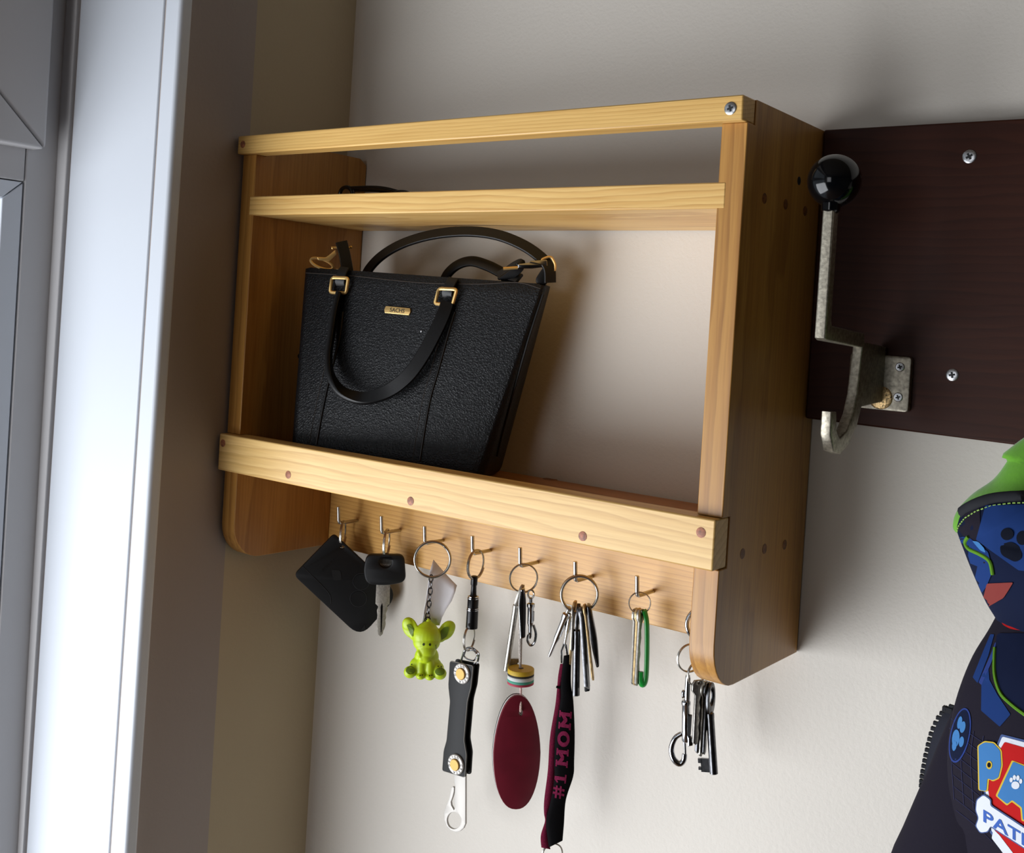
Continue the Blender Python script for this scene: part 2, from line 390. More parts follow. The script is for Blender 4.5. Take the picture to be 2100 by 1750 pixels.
# window in the left wall: lining of the reveal, rounded corner bead, frame, top sash, glazing beads
win = thing('window_1', 'tall white window with deep reveal lining and rounded corner bead', None, (-.1, -.22, WZ0), kind='structure')
def lean(z): return .012*(z-.1)          # the lining leans a little out of plumb
zz = (WZ0, WZ1)
def slab(x0, x1, y0, y1, z0=WZ0, z1=WZ1):
    q = MB(); vs = []
    for z in (z0, z1):
        e = lean(z)
        vs += [(x0+e, y0, z), (x1+e, y0, z), (x1+e, y1, z), (x0+e, y1, z)]
    return q.add(vs, [(0, 1, 2, 3), (7, 6, 5, 4), (0, 4, 5, 1), (1, 5, 6, 2), (2, 6, 7, 3), (3, 7, 4, 0)])
slab(-.150, -.0185, -.2235, -.2125).build('reveal_lining', M['upvc'], win, bevel=.0012)
slab(-.170, -.152, -.2265, -.2125).build('lining_stop', M['upvcshade'], win, bevel=.001)
slab(-.0160, .0072, -.2245, -.2118).build('corner_bead', M['upvc'], win, 40, bevel=.0035, seg=4)
XF = -.165
yA = at(54, 306, x=XF).y; zS = at(50, 300, x=XF).z; zB = at(50, 373, x=XF).z; yG = at(10, 405, x=XF).y; zG = at(10, 405, x=XF).z
MB().box(XF-.05, XF, yA+.0004, WY0+.004, WZ0, WZ1).build('frame_stile', M['upvcshade'], win, bevel=.0015)
MB().box(XF-.05, XF, WY1, yA-.0004, zB+.0005, zS+.05).build('transom', M['upvcshade'], win, bevel=.0012)
MB().box(XF-.05, XF, WY1, WY1+.06, WZ0, WZ1).build('frame_stile', M['upvcshade'], win, bevel=.0015)
MB().box(XF-.05, XF, WY1, yA-.0004, WZ0, WZ0+.06).build('frame_sill', M['upvcshade'], win, bevel=.0015)
wb = yA-yG; hb = zB-zG; xg = XF-.034; y2, z2 = WY1+.06, WZ0+.06
def bead(o0, o1, i1, i0, nm):
    """mitred bead: outer edge o0-o1, inner edge i0-i1, in (y,z), face at XF, inner edge falls back to the glass"""
    q = MB(); fx = XF-.0006
    q.add([(fx, *o0), (fx, *o1), (fx-.004, *i1), (fx-.004, *i0), (xg, *o0), (xg, *o1), (xg, *i1), (xg, *i0)],
          [(0, 1, 2, 3), (4, 7, 6, 5), (0, 4, 5, 1), (1, 5, 6, 2), (2, 6, 7, 3), (3, 7, 4, 0)])
    q.build(nm, M['upvc'], win, bevel=.0008)
g = .0005
bead((yA-2*g, zB-g*3), (yA-2*g, z2), (yG, z2+hb), (yG, zG-g), 'glazing_bead')
bead((yA-3*g, zB-g), (y2, zB-g), (y2+wb, zG), (yG-g, zG), 'glazing_bead')
bead((y2, zB), (y2, z2), (y2+wb, z2+hb), (y2+wb, zG), 'glazing_bead')
bead((yA, z2), (y2, z2), (y2+wb, z2+hb), (yG, z2+hb), 'glazing_bead')
MB().box(xg-.004, xg, y2, yA, z2, zB).build('glass_pane', M['glass'], win, 0)
# top-hung sash, proud of the frame, with mitred members
XS = XF+.018; ys = at(104, 150, x=XS).y; zs = at(50, 299, x=XS).z; sw = .085; zt = WZ1-.02; yl = WY1+.03
def smember(o0, o1, i1, i0):
    q = MB(); e = .006
    q.add([(XS, *o0), (XS, *o1), (XS-.006, *i1), (XS-.006, *i0), (XF-.02, *o0), (XF-.02, *o1), (XF-.02, *i1), (XF-.02, *i0)],
          [(0, 1, 2, 3), (4, 7, 6, 5), (0, 4, 5, 1), (1, 5, 6, 2), (2, 6, 7, 3), (3, 7, 4, 0)])
    q.build('sash_member', M['upvcshade'], win, bevel=.003, seg=3)
smember((ys, zs+.0006), (ys, zt), (ys-sw, zt-sw), (ys-sw, zs+sw))
smember((ys-.0006, zs), (yl, zs), (yl+sw, zs+sw), (ys-sw, zs+sw-.0006))
smember((yl, zs), (yl, zt), (yl+sw, zt-sw), (yl+sw, zs+sw))
smember((ys, zt), (yl, zt), (yl+sw, zt-sw), (ys-sw, zt-sw))
MB().box(XF-.012, XF-.008, yl+sw, ys-sw, zs+sw, zt-sw).build('glass_pane', M['glass'], win, 0)
MB().box(XF-.05, XF, WY1, yA, WZ1-.03, WZ1).build('frame_head', M['upvcshade'], win, bevel=.0015)
w2 = thing('window_2', 'plain white window in the wall behind the camera', None, (.45, RY, -.35), kind='structure')
q = MB(); q.box(-.05, .95, RY-.08, RY-.03, -.35, -.29); q.box(-.05, .95, RY-.08, RY-.03, .79, .85); q.box(-.05, .01, RY-.08, RY-.03, -.29, .79); q.box(.89, .95, RY-.08, RY-.03, -.29, .79)
q.build('frame', M['upvcshade'], w2, 0); MB().box(.01, .89, RY-.06, RY-.055, -.29, .79).build('glass_pane', M['glass'], w2, 0)

# ------------------------------------------------------------------ wall shelf
W, D, T = .5, .14017, .01824
H, ZR, PR = .3862, .36985, .0072
ZA0, ZA1, PA = .0811, .1149, .0084
ZS0, ZS1, NT = .3146, .3317, .0057
YH = .02297
sh = thing('wall_shelf', 'pine wall shelf with top rail, two shelves and a row of key hooks', 'shelf', (W/2, -.001, 0))
def panel(x0, x1, inner):
    # outline in (y,z) with rail and board notches at the front and a rounded lower corner
    r = .032; o = [(-.001, 0)]
    o += [(-D+r-r*math.sin(a), r-r*math.cos(a)) for a in [math.pi/2*i/8 for i in range(9)]]
    o += [(-D, ZA0), (-D+.011, ZA0), (-D+.011, ZA1), (-D, ZA1), (-D, ZR), (-D+.011, ZR), (-D+.011, H), (-.010, H), (-.001, H-.006)]
    vs, fs = ext2d([[V(p) for p in o]], x1-x0)
    return MB().add([((x0+x1)/2+v.z, v.x, v.y) for v in vs], fs)
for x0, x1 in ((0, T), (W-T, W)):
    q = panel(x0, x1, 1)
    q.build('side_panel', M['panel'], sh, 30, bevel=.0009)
MB().box(.0, W-.0006, -D-PR, -D+.0108, ZR, H).build('top_rail', M['rail'], sh, bevel=.0011)
MB().box(T-NT, W-T+NT, -D-.0003, -.0025, ZS0, ZS1).build('upper_shelf', M['shelf'], sh, bevel=.0009)
# dark slivers of the housing grooves around the shelf ends
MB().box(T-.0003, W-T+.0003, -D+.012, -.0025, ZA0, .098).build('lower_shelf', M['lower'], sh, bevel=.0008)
MB().box(.0, W-.0006, -D-PA, -D+.0108, ZA0+.0003, ZA1-.0003).build('front_board', M['apron'], sh, bevel=.0011)
MB().box(T+.0002, W-T-.0002, -YH, -.001, 0, ZA0-.0003).build('hook_board', M['hookb'], sh, bevel=.0007)
def disc(mat, name, c, n, r, parent, h=.0006):
    return MB().lathe(V(c)-V(n)*.001, n, [(r, 0), (r, .001+h*.7), (r*.9, .001+h)], 18).build(name, M[mat], parent)
for x, z in ((.0055, .1062), (.0955, .0894), (.2383, .0879), (.3998, .0875), (.4897, .105)):
    disc('plug', 'wooden_plug', (x, -D-PA, z), (0, -1, 0), .0034, sh, .0003)
disc('plug', 'wooden_plug', (.0072, -D-PR, .3783), (0, -1, 0), .0033, sh, .0003)
for y, z in ((-.1082, .3249), (-.0737, .3252), (-.0393, .3246), (-.1067, .0877), (-.0717, .0865), (-.0371, .085)):
    disc('plugdark', 'wooden_plug', (W, y, z), (1, 0, 0), .0036, sh, .0002)
disc('screwslot', 'knot_hole', (W, -.0534, .3442), (1, 0, 0), .003, sh, .0001)
kn = at(1128, 983, z=.098); MB().lathe((kn.x, kn.y, .0978), (0, 0, 1), [(.0065, 0), (.0065, .0003)], 18).build('dark_knot', M['plugdark'], sh)
disc('screwslot', 'knot_hole', (T, -.0743, .1874), (1, 0, 0), .0026, sh, .0002)
def screw(c, n, r, parent, name='screw', rot=.3):
    c, n = V(c), V(n).normalized(); a = V((0, 0, 1)); b = n.cross(a).normalized()
    o = MB().lathe(c-n*.001, n, [(r, 0), (r, .0014), (r*.85, .0018), (r*.3, .0017)], 22).build(name, M['screw'], parent)
    q = MB(); ca, sa = math.cos(rot), math.sin(rot); a2 = a*ca+b*sa; b2 = b*ca-a*sa
    q.obox(c+n*.0008, a2*r*.5, b2*r*.15, n*.0002); q.obox(c+n*.0008, a2*r*.15, b2*r*.5, n*.0002)
    a3 = (a2+b2)/1.414; b3 = (b2-a2)/1.414; q.obox(c+n*.0008, a3*r*.22, b3*r*.22, n*.00022)
    q.build('cross_recess', M['screwslot'], o, 0); return o
screw((.4908, -D-PR, .3777), (0, -1, 0), .0042, sh)
HX = [.0572, .114, .1675, .2227, .2743, .33, .3876, .445]; HZ = [.0303, .0303, .0297, .0303, .0292, .0276, .0270, .0268]
YE = -.0478
for x, z in zip(HX, HZ):
    pts = [(x, -YH+.002, z), (x, YE+.003, z), (x, YE+.001, z+.0008), (x, YE, z+.003), (x-.0002, YE-.0012, z+.0158)]
    o = MB().tube(pts, .0017, 12, up=(1, 0, 0)).build('key_hook', M['steel'], sh)

# ------------------------------------------------------------------ coat rack
TB = .01582
rk = thing('coat_rack', 'dark mahogany board with a cast metal ball-tipped coat hook', 'coat rack', (.95, -.001, .17))
def zbot(x): return .1755-.107*(x-.5)
q = MB(); xa, xb = W+.0006, 1.4
q.add([(xa, -.001, zbot(xa)), (xb, -.001, .165), (xb, -.001, .386), (xa, -.001, .3868), (xa, -TB, .1755), (xb, -TB, .158), (xb, -TB, .385), (xa, -TB, .3868)],
      [(0, 1, 2, 3), (7, 6, 5, 4), (0, 4, 5, 1), (1, 5, 6, 2), (2, 6, 7, 3), (3, 7, 4, 0)])
q.build('board', M['mahog'], rk, bevel=.0012)
screw((.6036, -TB, .3629), (0, -1, 0), .0046, rk, rot=.5); screw((.6019, -TB, .2153), (0, -1, 0), .0042, rk, rot=.2)
screw((1.25, -TB, .36), (0, -1, 0), .0046, rk); screw((1.25, -TB, .2153), (0, -1, 0), .0042, rk)
def coat_hook(xc):
    hk = MB(); t = .0036
    o = [(-.021, .2315), (-.058, .2335), (-.0645, .2335), (-.0655, .2395), (-.124, .2425), (-.1255, .246), (-.1255, .318), (-.1345, .318), (-.1345, .2345), (-.131, .2330), (-.0675, .2300),
         (-.0725, .199), (-.0780, .186), (-.088, .1755), (-.0985, .1715), (-.1045, .1765), (-.107, .1885), (-.1155, .1885), (-.1150, .174), (-.1075, .163), (-.0960, .1605), (-.080, .1665), (-.0685, .178), (-.062, .1905), (-.021, .193)]
    vs, fs = ext2d([[V(p) for p in o]], t*2, .0011)
    hk.add([(xc+v.z, v.x, v.y) for v in vs], fs)
    ho = hk.build('coat_hook', M['iron'], rk, 50)
    q = MB(); vs, fs = ext2d([rnd([(-.0215, .1872), (.0215, .1872), (.0215, .2256), (-.0215, .2256)], .003)], .006, .001)
    q.add([(xc+v.x, -TB-.003-v.z, v.y) for v in vs], fs).build('mounting_plate', M['iron'], ho, 40)
    q = MB().ell((xc+.002, -TB-.0058, .1958), (.0088, 0, 0), (0, .0014, 0), (0, 0, .0082)); q.build('worn_boss', M['brassworn'], ho)
    q = MB().lathe((xc, -.130, .312), (0, 0, 1), [(.004, 0), (.0058, .0015), (.006, .006)], 20); q.build('knob_collar', M['blackgloss'], ho)
    MB().ell((xc, -.1268, .3322), (.0166, 0, 0), (0, .0166, 0), (0, 0, .0166), 36, 24).build('ball_knob', M['blackgloss'], ho, 180)
    for sx in (-1, 1):
        for z in (.2181, .1972): screw((xc+sx*.0142, -TB-.006, z), (0, -1, 0), .0032, ho, 'screw')
    return ho
coat_hook(.5545); coat_hook(.745)

# ------------------------------------------------------------------ casting helpers for things lying on a surface
def bvh(o):
    dg = bpy.context.evaluated_depsgraph_get(); bpy.context.view_layer.update()
    me = o.data; r = root_loc(o)
    return BVHTree.FromPolygons([v.co+r for v in me.vertices], [list(p.vertices) for p in me.polygons])
def cast(B, u, v, off=0):
    h = B.ray_cast(CAM, ray(u, v).normalized())
    if h[0] is None: return None, None
    n = h[1] if h[1].dot(ray(u, v)) < 0 else -h[1]
    return h[0]+n*off, n
def decal(B, loops, mat, parent, name, off=.0004, cuts=2, th=.0003, verts=None):
    """loops in photo px laid on the surface in B"""
    if verts is None:
        vs, fs = ext2d([[V(p)*.001 for p in l] for l in loops], 0); vs = [v*1000 for v in vs]
    else: vs, fs = verts
    bm = bmesh.new(); bv = [bm.verts.new((v.x, v.y, 0)) for v in vs]
    for f in fs:
        try: bm.faces.new([bv[i] for i in f])
        except ValueError: pass
    bmesh.ops.triangulate(bm, faces=bm.faces)
    for _ in range(cuts):
        ed = [e for e in bm.edges if e.calc_length() > 14]
        if ed: bmesh.ops.subdivide_edges(bm, edges=ed, cuts=1)
    bmesh.ops.triangulate(bm, faces=bm.faces)
    kill = []
    for v in bm.verts:
        p, n = cast(B, v.co.x, v.co.y, off)
        if p is None: kill.append(v)
        else: v.co = p
    bmesh.ops.delete(bm, geom=kill, context='VERTS')
    me = bpy.data.meshes.new(name); bm.to_mesh(me); bm.free(); shade(me, 60)
    o = link(name, me, M[mat], parent)
    return o

# ------------------------------------------------------------------ handbag
FLt, FRt = V((.0440, -.100, .2700)), V((.2880, -.0555, .2640))
FLb, FRb = V((.0660, -.1255, .0985)), V((.2520, -.0800, .0985))
bagroot = V((.16, -.075, .098))
bag = thing('handbag', 'small black pebbled leather tote handbag with gold hardware on the lower shelf', 'handbag', bagroot)
wd = (FRb-FLb).normalized(); wd.z = 0; wd.normalize(); bk = V((-wd.y, wd.x, 0))
def bag_ring(s):
    """rounded rectangle at height fraction s"""
    L_, R_ = FLb.lerp(FLt, s), FRb.lerp(FRt, s)
    dep = .072*(1-s)+.022*s; rr = .011*(1-s)+.007*s; pin = .012*(1-s)+.003*s
    wdt = (R_-L_).length; out = []
    base = rnd([(0, 0), (wdt, 0), (wdt-pin, dep), (pin, dep)], rr, 4)
    # add points along the long sides
    pts = []
    for i in range(len(base)):
        a, b = base[i], base[(i+1) % len(base)]; n = max(1, int((b-a).length/.012)) if False else (14 if (i == 5-0 or False) else 1)
        pts.append(a)
    P = []
    K = len(base)
    for i in range(K):
        a, b = base[i], base[(i+1) % K]
        n = 16 if i in (5, 17) else 5 if i in (11, 23) else 1
        for j in range(n): P.append(a.lerp(b, j/n))
    x = (R_-L_).normalized()
    for p in P:
        a = p.x/wdt
        belly = math.sin(math.pi*min(1, max(0, a)))
        bul = -.007*belly*math.sin(math.pi*min(1, s*1.05))*(1-p.y/dep) + .004*belly*math.sin(math.pi*s)*(p.y/dep)
        dent = .0045*math.exp(-((a-.38)/.12)**2)*math.exp(-((s-.72)/.22)**2)*(1 if p.y < dep*.5 else 0)
        fold = .003*math.exp(-((a-.66)/.05)**2)*math.exp(-((s-.45)/.3)**2)*(1 if p.y < dep*.5 else 0)
        q = L_+x*p.x+bk*(p.y+bul+dent+fold)
        q.z += -.003*belly*s*s
        out.append(q)
    return out
mb = MB(); rings = []
for s, ins in [(0, .010), (0, .004), (.015, .001), (.04, 0)]+[(.04+.96*i/16, 0) for i in range(1, 17)]:
    r = bag_ring(s); c = sum(r, V())/len(r)
    if ins: r = [p+(V((c.x, c.y, p.z))-p).normalized()*ins for p in r]
    rings.append(r)
rings.append([p+V((0, 0, .0015))+(sum(rings[-1], V())/len(rings[-1])-p)*.04 for p in rings[-1]])
rings.append([p+V((0, 0, -.004))+(sum(rings[-1], V())/len(rings[-1])-p)*.05 for p in rings[-1]])
k = len(rings[0])
for r in rings: mb.v += r
for i in range(len(rings)-1):
    for j in range(k): mb.f.append([i*k+j, i*k+(j+1) % k, (i+1)*k+(j+1) % k, (i+1)*k+j])
mb.f.append(list(range(k))[::-1]); mb.f.append([(len(rings)-1)*k+j for j in range(k)])
bo = mb.build('bag_body', M['leather'], bag, 50)
BB = bvh(bo)
def onbag(pts, off=.0004, n=5):
    out = []
    for p in smooth_path([V((a, b, 0)) for a, b in pts], n):
        h, nn = cast(BB, p.x, p.y, off)
        if h is not None: out.append(h)
    return out
for pts in ([(649, 912), (664, 830), (683, 747), (697, 690), (703, 640)], [(861, 945), (880, 830), (899, 760), (918, 690), (933, 640)]):
    p = onbag(pts, .0003, 8)
    MB().tube(p, .0011, 8).build('seam_piping', M['strap'], bag)
    p = onbag([(a-15, b) for a, b in pts], .0001, 8); MB().tube(p, .0003, 6).build('seam_stitching', M['stitch'], bag)
p = onbag([(628, 560), (720, 566), (860, 580), (980, 583), (1060, 580), (1108, 592)], .0003, 8)
if len(p) > 3: MB().tube(p, .0004, 6).build('top_stitching', M['stitch'], bag)
p = onbag([(1113, 604), (1085, 690), (1056, 790), (1030, 885), (1018, 935)], .0004, 6)
if len(p) > 3: MB().tube(p, .0013, 8).build('edge_piping', M['strap'], bag)
# zip along the top
zp = [FLt.lerp(FRt, .14+.74*i/55)+bk*(.008)+V((0, 0, .0016-.003*math.sin(math.pi*(.14+.74*i/55)))) for i in range(56)]
MB().ribbon(zp[::5], bk, .010, .0012).build('zip_tape', M['strap'], bag)
zt_ = MB()
for p in zp: zt_.obox(p+V((0, 0, .0009)), wd*.0009, bk*.0022, V((0, 0, .0006)))
o = zt_.build('zip_teeth', M['gold'], bag, 0); o['kind'] = 'stuff'
# name plate with lettering
pp, pn = cast(BB, 817, 638, .0012)
h = (wd+V((0, 0, -.03))).normalized(); upv = pn.cross(h)*-1
if upv.z < 0: upv = -upv
upv = (upv-h*upv.dot(h)).normalized(); nn = h.cross(upv); nn = nn if nn.dot(pn) > 0 else -nn
vs, fs = ext2d([rnd([(-.0132, 0), (-.0122, -.0031), (.0122, -.0031), (.0132, 0), (.0122, .0031), (-.0122, .0031)], .0006, 2)], .0018, .0004)
np_ = MB().add([pp+h*v.x+upv*v.y+nn*v.z for v in vs], fs).build('name_plate', M['gold'], bag)
vs, fs = text2d('SACHS', .0052, .0002)
MB().add([pp+h*v.x*.95+upv*v.y+nn*(.001+v.z) for v in vs], fs).build('plate_lettering', M['blackmark'], np_, 0)
# handle tabs and rings on the front
def oring(c, a, b, n, r, mat, name, parent, rb=None):
    """squared ring: half sizes a (width vec) and b (height vec)"""
    pts = rnd([V((-1, -1)), V((1, -1)), V((1, 1)), V((-1, 1))], .35, 4)
    return MB().tube([c+a*p.x+b*p.y for p in pts], r, 8, True).build(name, M[mat], parent)
for (u, v, tilt) in ((705, 580, -.10), (925, 603, -.22)):
    c, n = cast(BB, u, v, .0035); hx = wd; up2 = (V((0, 0, 1))+hx*(-tilt)*1.1).normalized()
    q = MB(); base, nb = cast(BB, u, v-8, .0015)
    q.ribbon([base+up2*.010+n*-.001, base+up2*.006+n*.0015, base+n*.0032, base-up2*.004+n*.0032, base-up2*.006+n*.0015, base-up2*.005], hx, .0100, .0026).build('handle_tab', M['strap'], bag)
    rc = base-up2*.007+n*.004
    oring(rc, hx*.0085, up2*.0068, n, .0016, 'gold', 'handle_ring', bag)
hp = [(701, 603), (695, 640), (690, 690), (687, 735), (694, 772), (714, 803), (745, 818), (775, 819), (812, 806), (850, 776), (878, 735), (900, 690), (916, 650), (923, 622)]
offs = [.004, .006, .008, .010, .012, .013, .014, .014, .013, .012, .010, .008, .006, .004]
P_, Dn = [], []
for (u, v), o_ in zip(hp, offs):
    c, n = cast(BB, u, v, 0); P_.append(c+n*o_)
P_ = smooth_path(P_, 5); K = len(P_)
for i in range(K):
    t = i/(K-1); n = V((.66, -.75, 0)); tg_ = (P_[min(i+1, K-1)]-P_[max(i-1, 0)]).normalized(); side = tg_.cross(n).normalized()
    a = 0.12 if t < .3 else 0.12+(t-.3)/.35*1.2 if t < .65 else 1.32
    Dn.append((n*math.cos(a)+side*math.sin(a)).normalized())
MB().ribbon(P_, Dn, .0118, .0046).build('front_handle', M['strap'], bag, 50)
# shoulder strap arcs behind the top of the bag
def arc(pxs, y0, y1, wdt, th, name, wdv=None, mat='strap'):
    n = len(pxs); pts = smooth_path([at(u, v, y=y0+(y1-y0)*i/(n-1)) for i, (u, v) in enumerate(pxs)], 6)
    dirs = []
    for i in range(len(pts)):
        t = (pts[min(i+1, len(pts)-1)]-pts[max(i-1, 0)]).normalized(); d = t.cross(V((-.5, .85, 0))); dirs.append((d*.8+V((-.2, .8, 0))*.5).normalized())
    return MB().ribbon(pts, dirs, wdt, th).build(name, M[mat], bag, 50)
arc([(742, 585), (756, 553), (785, 523), (830, 498), (890, 481), (955, 475), (1015, 481), (1065, 499), (1103, 523), (1125, 548), (1128, 580)], -.062, -.050, .0100, .003, 'shoulder_strap')
arc([(905, 590), (918, 562), (940, 543), (968, 536), (1000, 545), (1035, 562), (1065, 572)], -.045, -.055, .010, .0028, 'shoulder_strap')
arc([(1022, 566), (1040, 556), (1056, 545), (1068, 540), (1062, 552), (1044, 566), (1030, 576)], -.058, -.058, .008, .0025, 'strap_end_loop')
# right clip and ring
F = Fr(at(1095, 548, y=-.058))
MB().tube([F.pt(1032, 551), F.pt(1062, 549)], .0013, 8).build('clip_pin', M['gold'], bag)
q = MB(); F.plate(q, [rnd([V((1062, 542)), V((1085, 539)), V((1088, 535)), V((1122, 533)), V((1123, 547)), V((1092, 551)), V((1062, 551))], 2)], .004, 0, .0006); q.build('swivel_clip', M['chrome'], bag)
MB().tube([F.pt(u, v) for u, v in rnd([V((1108, 533)), V((1130, 525)), V((1140, 545)), V((1134, 566))], 8)], .0011, 8).build('side_ring', M['gold'], bag)
q = MB(); F.plate(q, [rnd([V((1098, 572)), V((1107, 558)), V((1120, 540)), V((1132, 540)), V((1133, 560)), V((1120, 585)), V((1100, 582))], 5)], .006, -.003, .0012); q.build('side_tab', M['strap'], bag)
# left clip
F = Fr(at(690, 525, y=-.085))
arc([(700, 496), (706, 520), (712, 552), (716, 580)], -.085, -.080, .0105, .0045, 'strap_end_loop')
MB().tube([F.pt(679, 508), F.pt(722, 508)], .0010, 8).build('clip_pin', M['gold'], bag)
for e in ((682, 509), (720, 507)): MB().ell(F.pt(*e), (.0014, 0, 0), (0, .0014, 0), (0, 0, .0014), 10, 8).build('pin_end', M['gold'], bag)
MB().tube([F.pt(u, v) for u, v in ellipse(660, 541, 24, 9, 24, .35)], .0013, 8, True).build('swivel_ring', M['gold'], bag)
q = MB(); F.plate(q, [rnd([V((650, 527)), V((668, 528)), V((676, 522)), V((688, 512)), V((690, 522)), V((676, 536)), V((652, 534))], 2)], .004, 0, .0008); q.build('swivel_clip', M['gold'], bag)
# small fleck on the leather
c, n = cast(BB, 864, 680, .0003); MB().ell(c, (.0006, 0, 0), (0, .0004, 0), (0, 0, .0009), 8, 6).build('lint_fleck', M['paper'], bag)

# ------------------------------------------------------------------ sunglasses on the upper shelf
sg = thing('sunglasses', 'black glossy folded sunglasses lying on the upper shelf', 'sunglasses', at(770, 396, y=-.075)*1.0)
sg.location.z = ZS1
F = Fr(V((.10, -.075, ZS1)), 0)
zt0 = ZS1+.0012
MB().tube(smooth_path([F.pt(716, 386), F.pt(760, 384.5), F.pt(790, 387), F.pt(818, 394), F.pt(845, 399.5)], 6), [.0017]*25, 10, flat=.6).build('temple_arm', M['glasses'], sg)
MB().tube(smooth_path([F.pt(722, 391, -.02), F.pt(770, 391, -.02), F.pt(812, 396, -.02), F.pt(850, 399, -.02)], 6), .0015, 10, flat=.6).build('temple_arm', M['glasses'], sg)
for du, k in ((0, 0.0), (10, -.05)):
    MB().tube([F.pt(u, v, k) for u, v in ellipse(710+du*.2, 400, 13, 16, 24)], .0019, 10, True).build('lens_rim', M['glasses'], sg)
q = MB(); q.ell(F.pt(822, 396), (.011, 0, 0), (0, .004, 0), (0, 0, .0028)); q.build('temple_tip', M['glasses'], sg)

# ------------------------------------------------------------------ keys on the hooks
def ring_part(parent, P, R, r, off, name='split_ring', mat='nickel', double=True, tiltz=0, sv=1.0):
    """round ring with its plane turned off degrees from facing the room corner the viewer stands in"""
    F = Fr(P, None, off); n = 30 if not double else 60
    turns = 1.75 if double else 1
    if double:
        pts = [F.P+F.h*R*math.cos(a)+F.up*R*sv*math.sin(a)+F.n*(i/n-.5)*r*1.9 for i in range(n+1) for a in [2*math.pi*turns*i/n+1.2]]
        return MB().tube(pts, r*.8, 8, False, up=F.n).build(name, M[mat], parent)
    pts = [F.P+F.h*R*math.cos(2*math.pi*i/36)+F.up*R*sv*math.sin(2*math.pi*i/36) for i in range(36)]
    return MB().tube(pts, r, 10, True, up=F.n).build(name, M[mat], parent)
def hang(u, v, y=-.043): return at(u, v, y=y)
GRP = 'key sets hanging from the hook board'
def keyset(name, label, i, zlow): return thing(name, label, 'keys', (HX[i], YE+.004, HZ[i]), GRP)

# 1: black key card on a ring
k1 = keyset('key_card', 'flat black rectangular key card hanging from the first hook', 0, 0)
ring_part(k1, hang(703.5, 1096), .0128, .0009, 80)
F = Fr(hang(705, 1190, -.047), None, 4)
card = [V((685, 1094)), V((602, 1179)), V((739, 1307)), V((818, 1218))]
q = MB(); F.plate(q, [rnd(card, [9, 12, 32, 34], 6), ellipse(701.5, 1122, 5, 3.4, 14)], .0048, 0, .0008); cb = q.build('card_body', M['blackplastic'], k1)
kk = .00255
def line(F, pts, r, k, mat, name, parent): return MB().tube([F.pt(u, v, k) for u, v in pts], r, 6).build(name, M[mat], parent)
line(F, [(620.6, 1162), (640, 1181), (660, 1201), (673, 1215), (678, 1225), (679, 1239)], .00022, kk, 'greymark', 'slide_seam', cb)
for c, rr in (((735, 1228), 17), ((741, 1193), 17)):
    line(F, [tuple(p) for p in ellipse(c[0], c[1], rr, rr, 30)]+[(c[0]+rr, c[1])], .00022, kk, 'greymark', 'button_outline', cb)
    q = MB(); F.plate(q, [ellipse(c[0], c[1], rr-1, rr-1, 26)], .0005, kk-.0001); q.build('button', M['blackplastic'], cb)
q = MB(); F.plate(q, [rnd([V((679, 1167)), V((698, 1169)), V((701, 1188)), V((684, 1190))], 5)], .0003, kk); q.build('diamond_mark', M['blackmark'], cb)
q = MB(); F.plate(q, [[V((748, 1280)), V((749, 1292)), V((739, 1292))]], .0003, kk); q.build('arrow_mark', M['blackmark'], cb)
vs, fs = text2d('RENAULT', .0042, .0002); a0 = F.st(659, 1171); a1 = F.st(687, 1146); dr = (a1-a0).normalized(); up2 = V((-dr.y, dr.x)); c0 = (a0+a1)/2
MB().add([F.w(c0+dr*v.x*.85+up2*v.y, kk+v.z) for v in vs], fs).build('card_lettering', M['blackmark'], cb, 0)

# 2: car key
k2 = keyset('car_key', 'black-headed car key with a silver blade on the second hook', 1, 0)
P2 = hang(793, 1114); ring_part(k2, P2, .0126, .0009, 79)
F = Fr(hang(790, 1180, -.047), None, 0)
q = MB(); F.plate(q, [rnd([V((752, 1136)), V((829, 1137)), V((833, 1192)), V((795, 1200)), V((752, 1197)), V((745, 1170))], [14, 14, 15, 30, 14, 20], 6), ellipse(790.7, 1151.5, 13, 12, 22)], .0082, 0, .0016); kh = q.build('key_head', M['blackplastic'], k2)
q = MB(); F.plate(q, [ellipse(790.7, 1151.5, 13.6, 12.6, 22)], .002, -.002); ins = q.build('head_insert', M['keysteel'], kh)
vs, fs = text2d('RENAULT', .0022, .0002); c0 = F.st(790.5, 1159)
MB().add([F.w(c0+V((v.x, v.y)), -.0009+v.z) for v in vs], fs).build('insert_lettering', M['whiteplastic'], ins, 0)
bl = [(772, 1195), (800, 1195), (799, 1238), (794, 1243), (795, 1250), (791, 1258), (792, 1266), (790, 1272), (791, 1280), (789, 1288), (786, 1294), (785, 1300), (780, 1305), (775, 1301), (773, 1295), (774, 1288), (771, 1281), (773, 1272), (774, 1262), (773, 1252), (776, 1244), (770, 1238)]
q = MB(); F.plate(q, [[V(p) for p in bl]], .0026, 0, .0004); kb = q.build('key_blade', M['satin'], k2)
q = MB(); F.plate(q, [[V((780.5, 1244)), V((783.5, 1236)), V((785, 1244)), V((782.5, 1296)), V((780.7, 1296))]], .0004, .0012); q.build('blade_groove', M['darksteel'], kb)

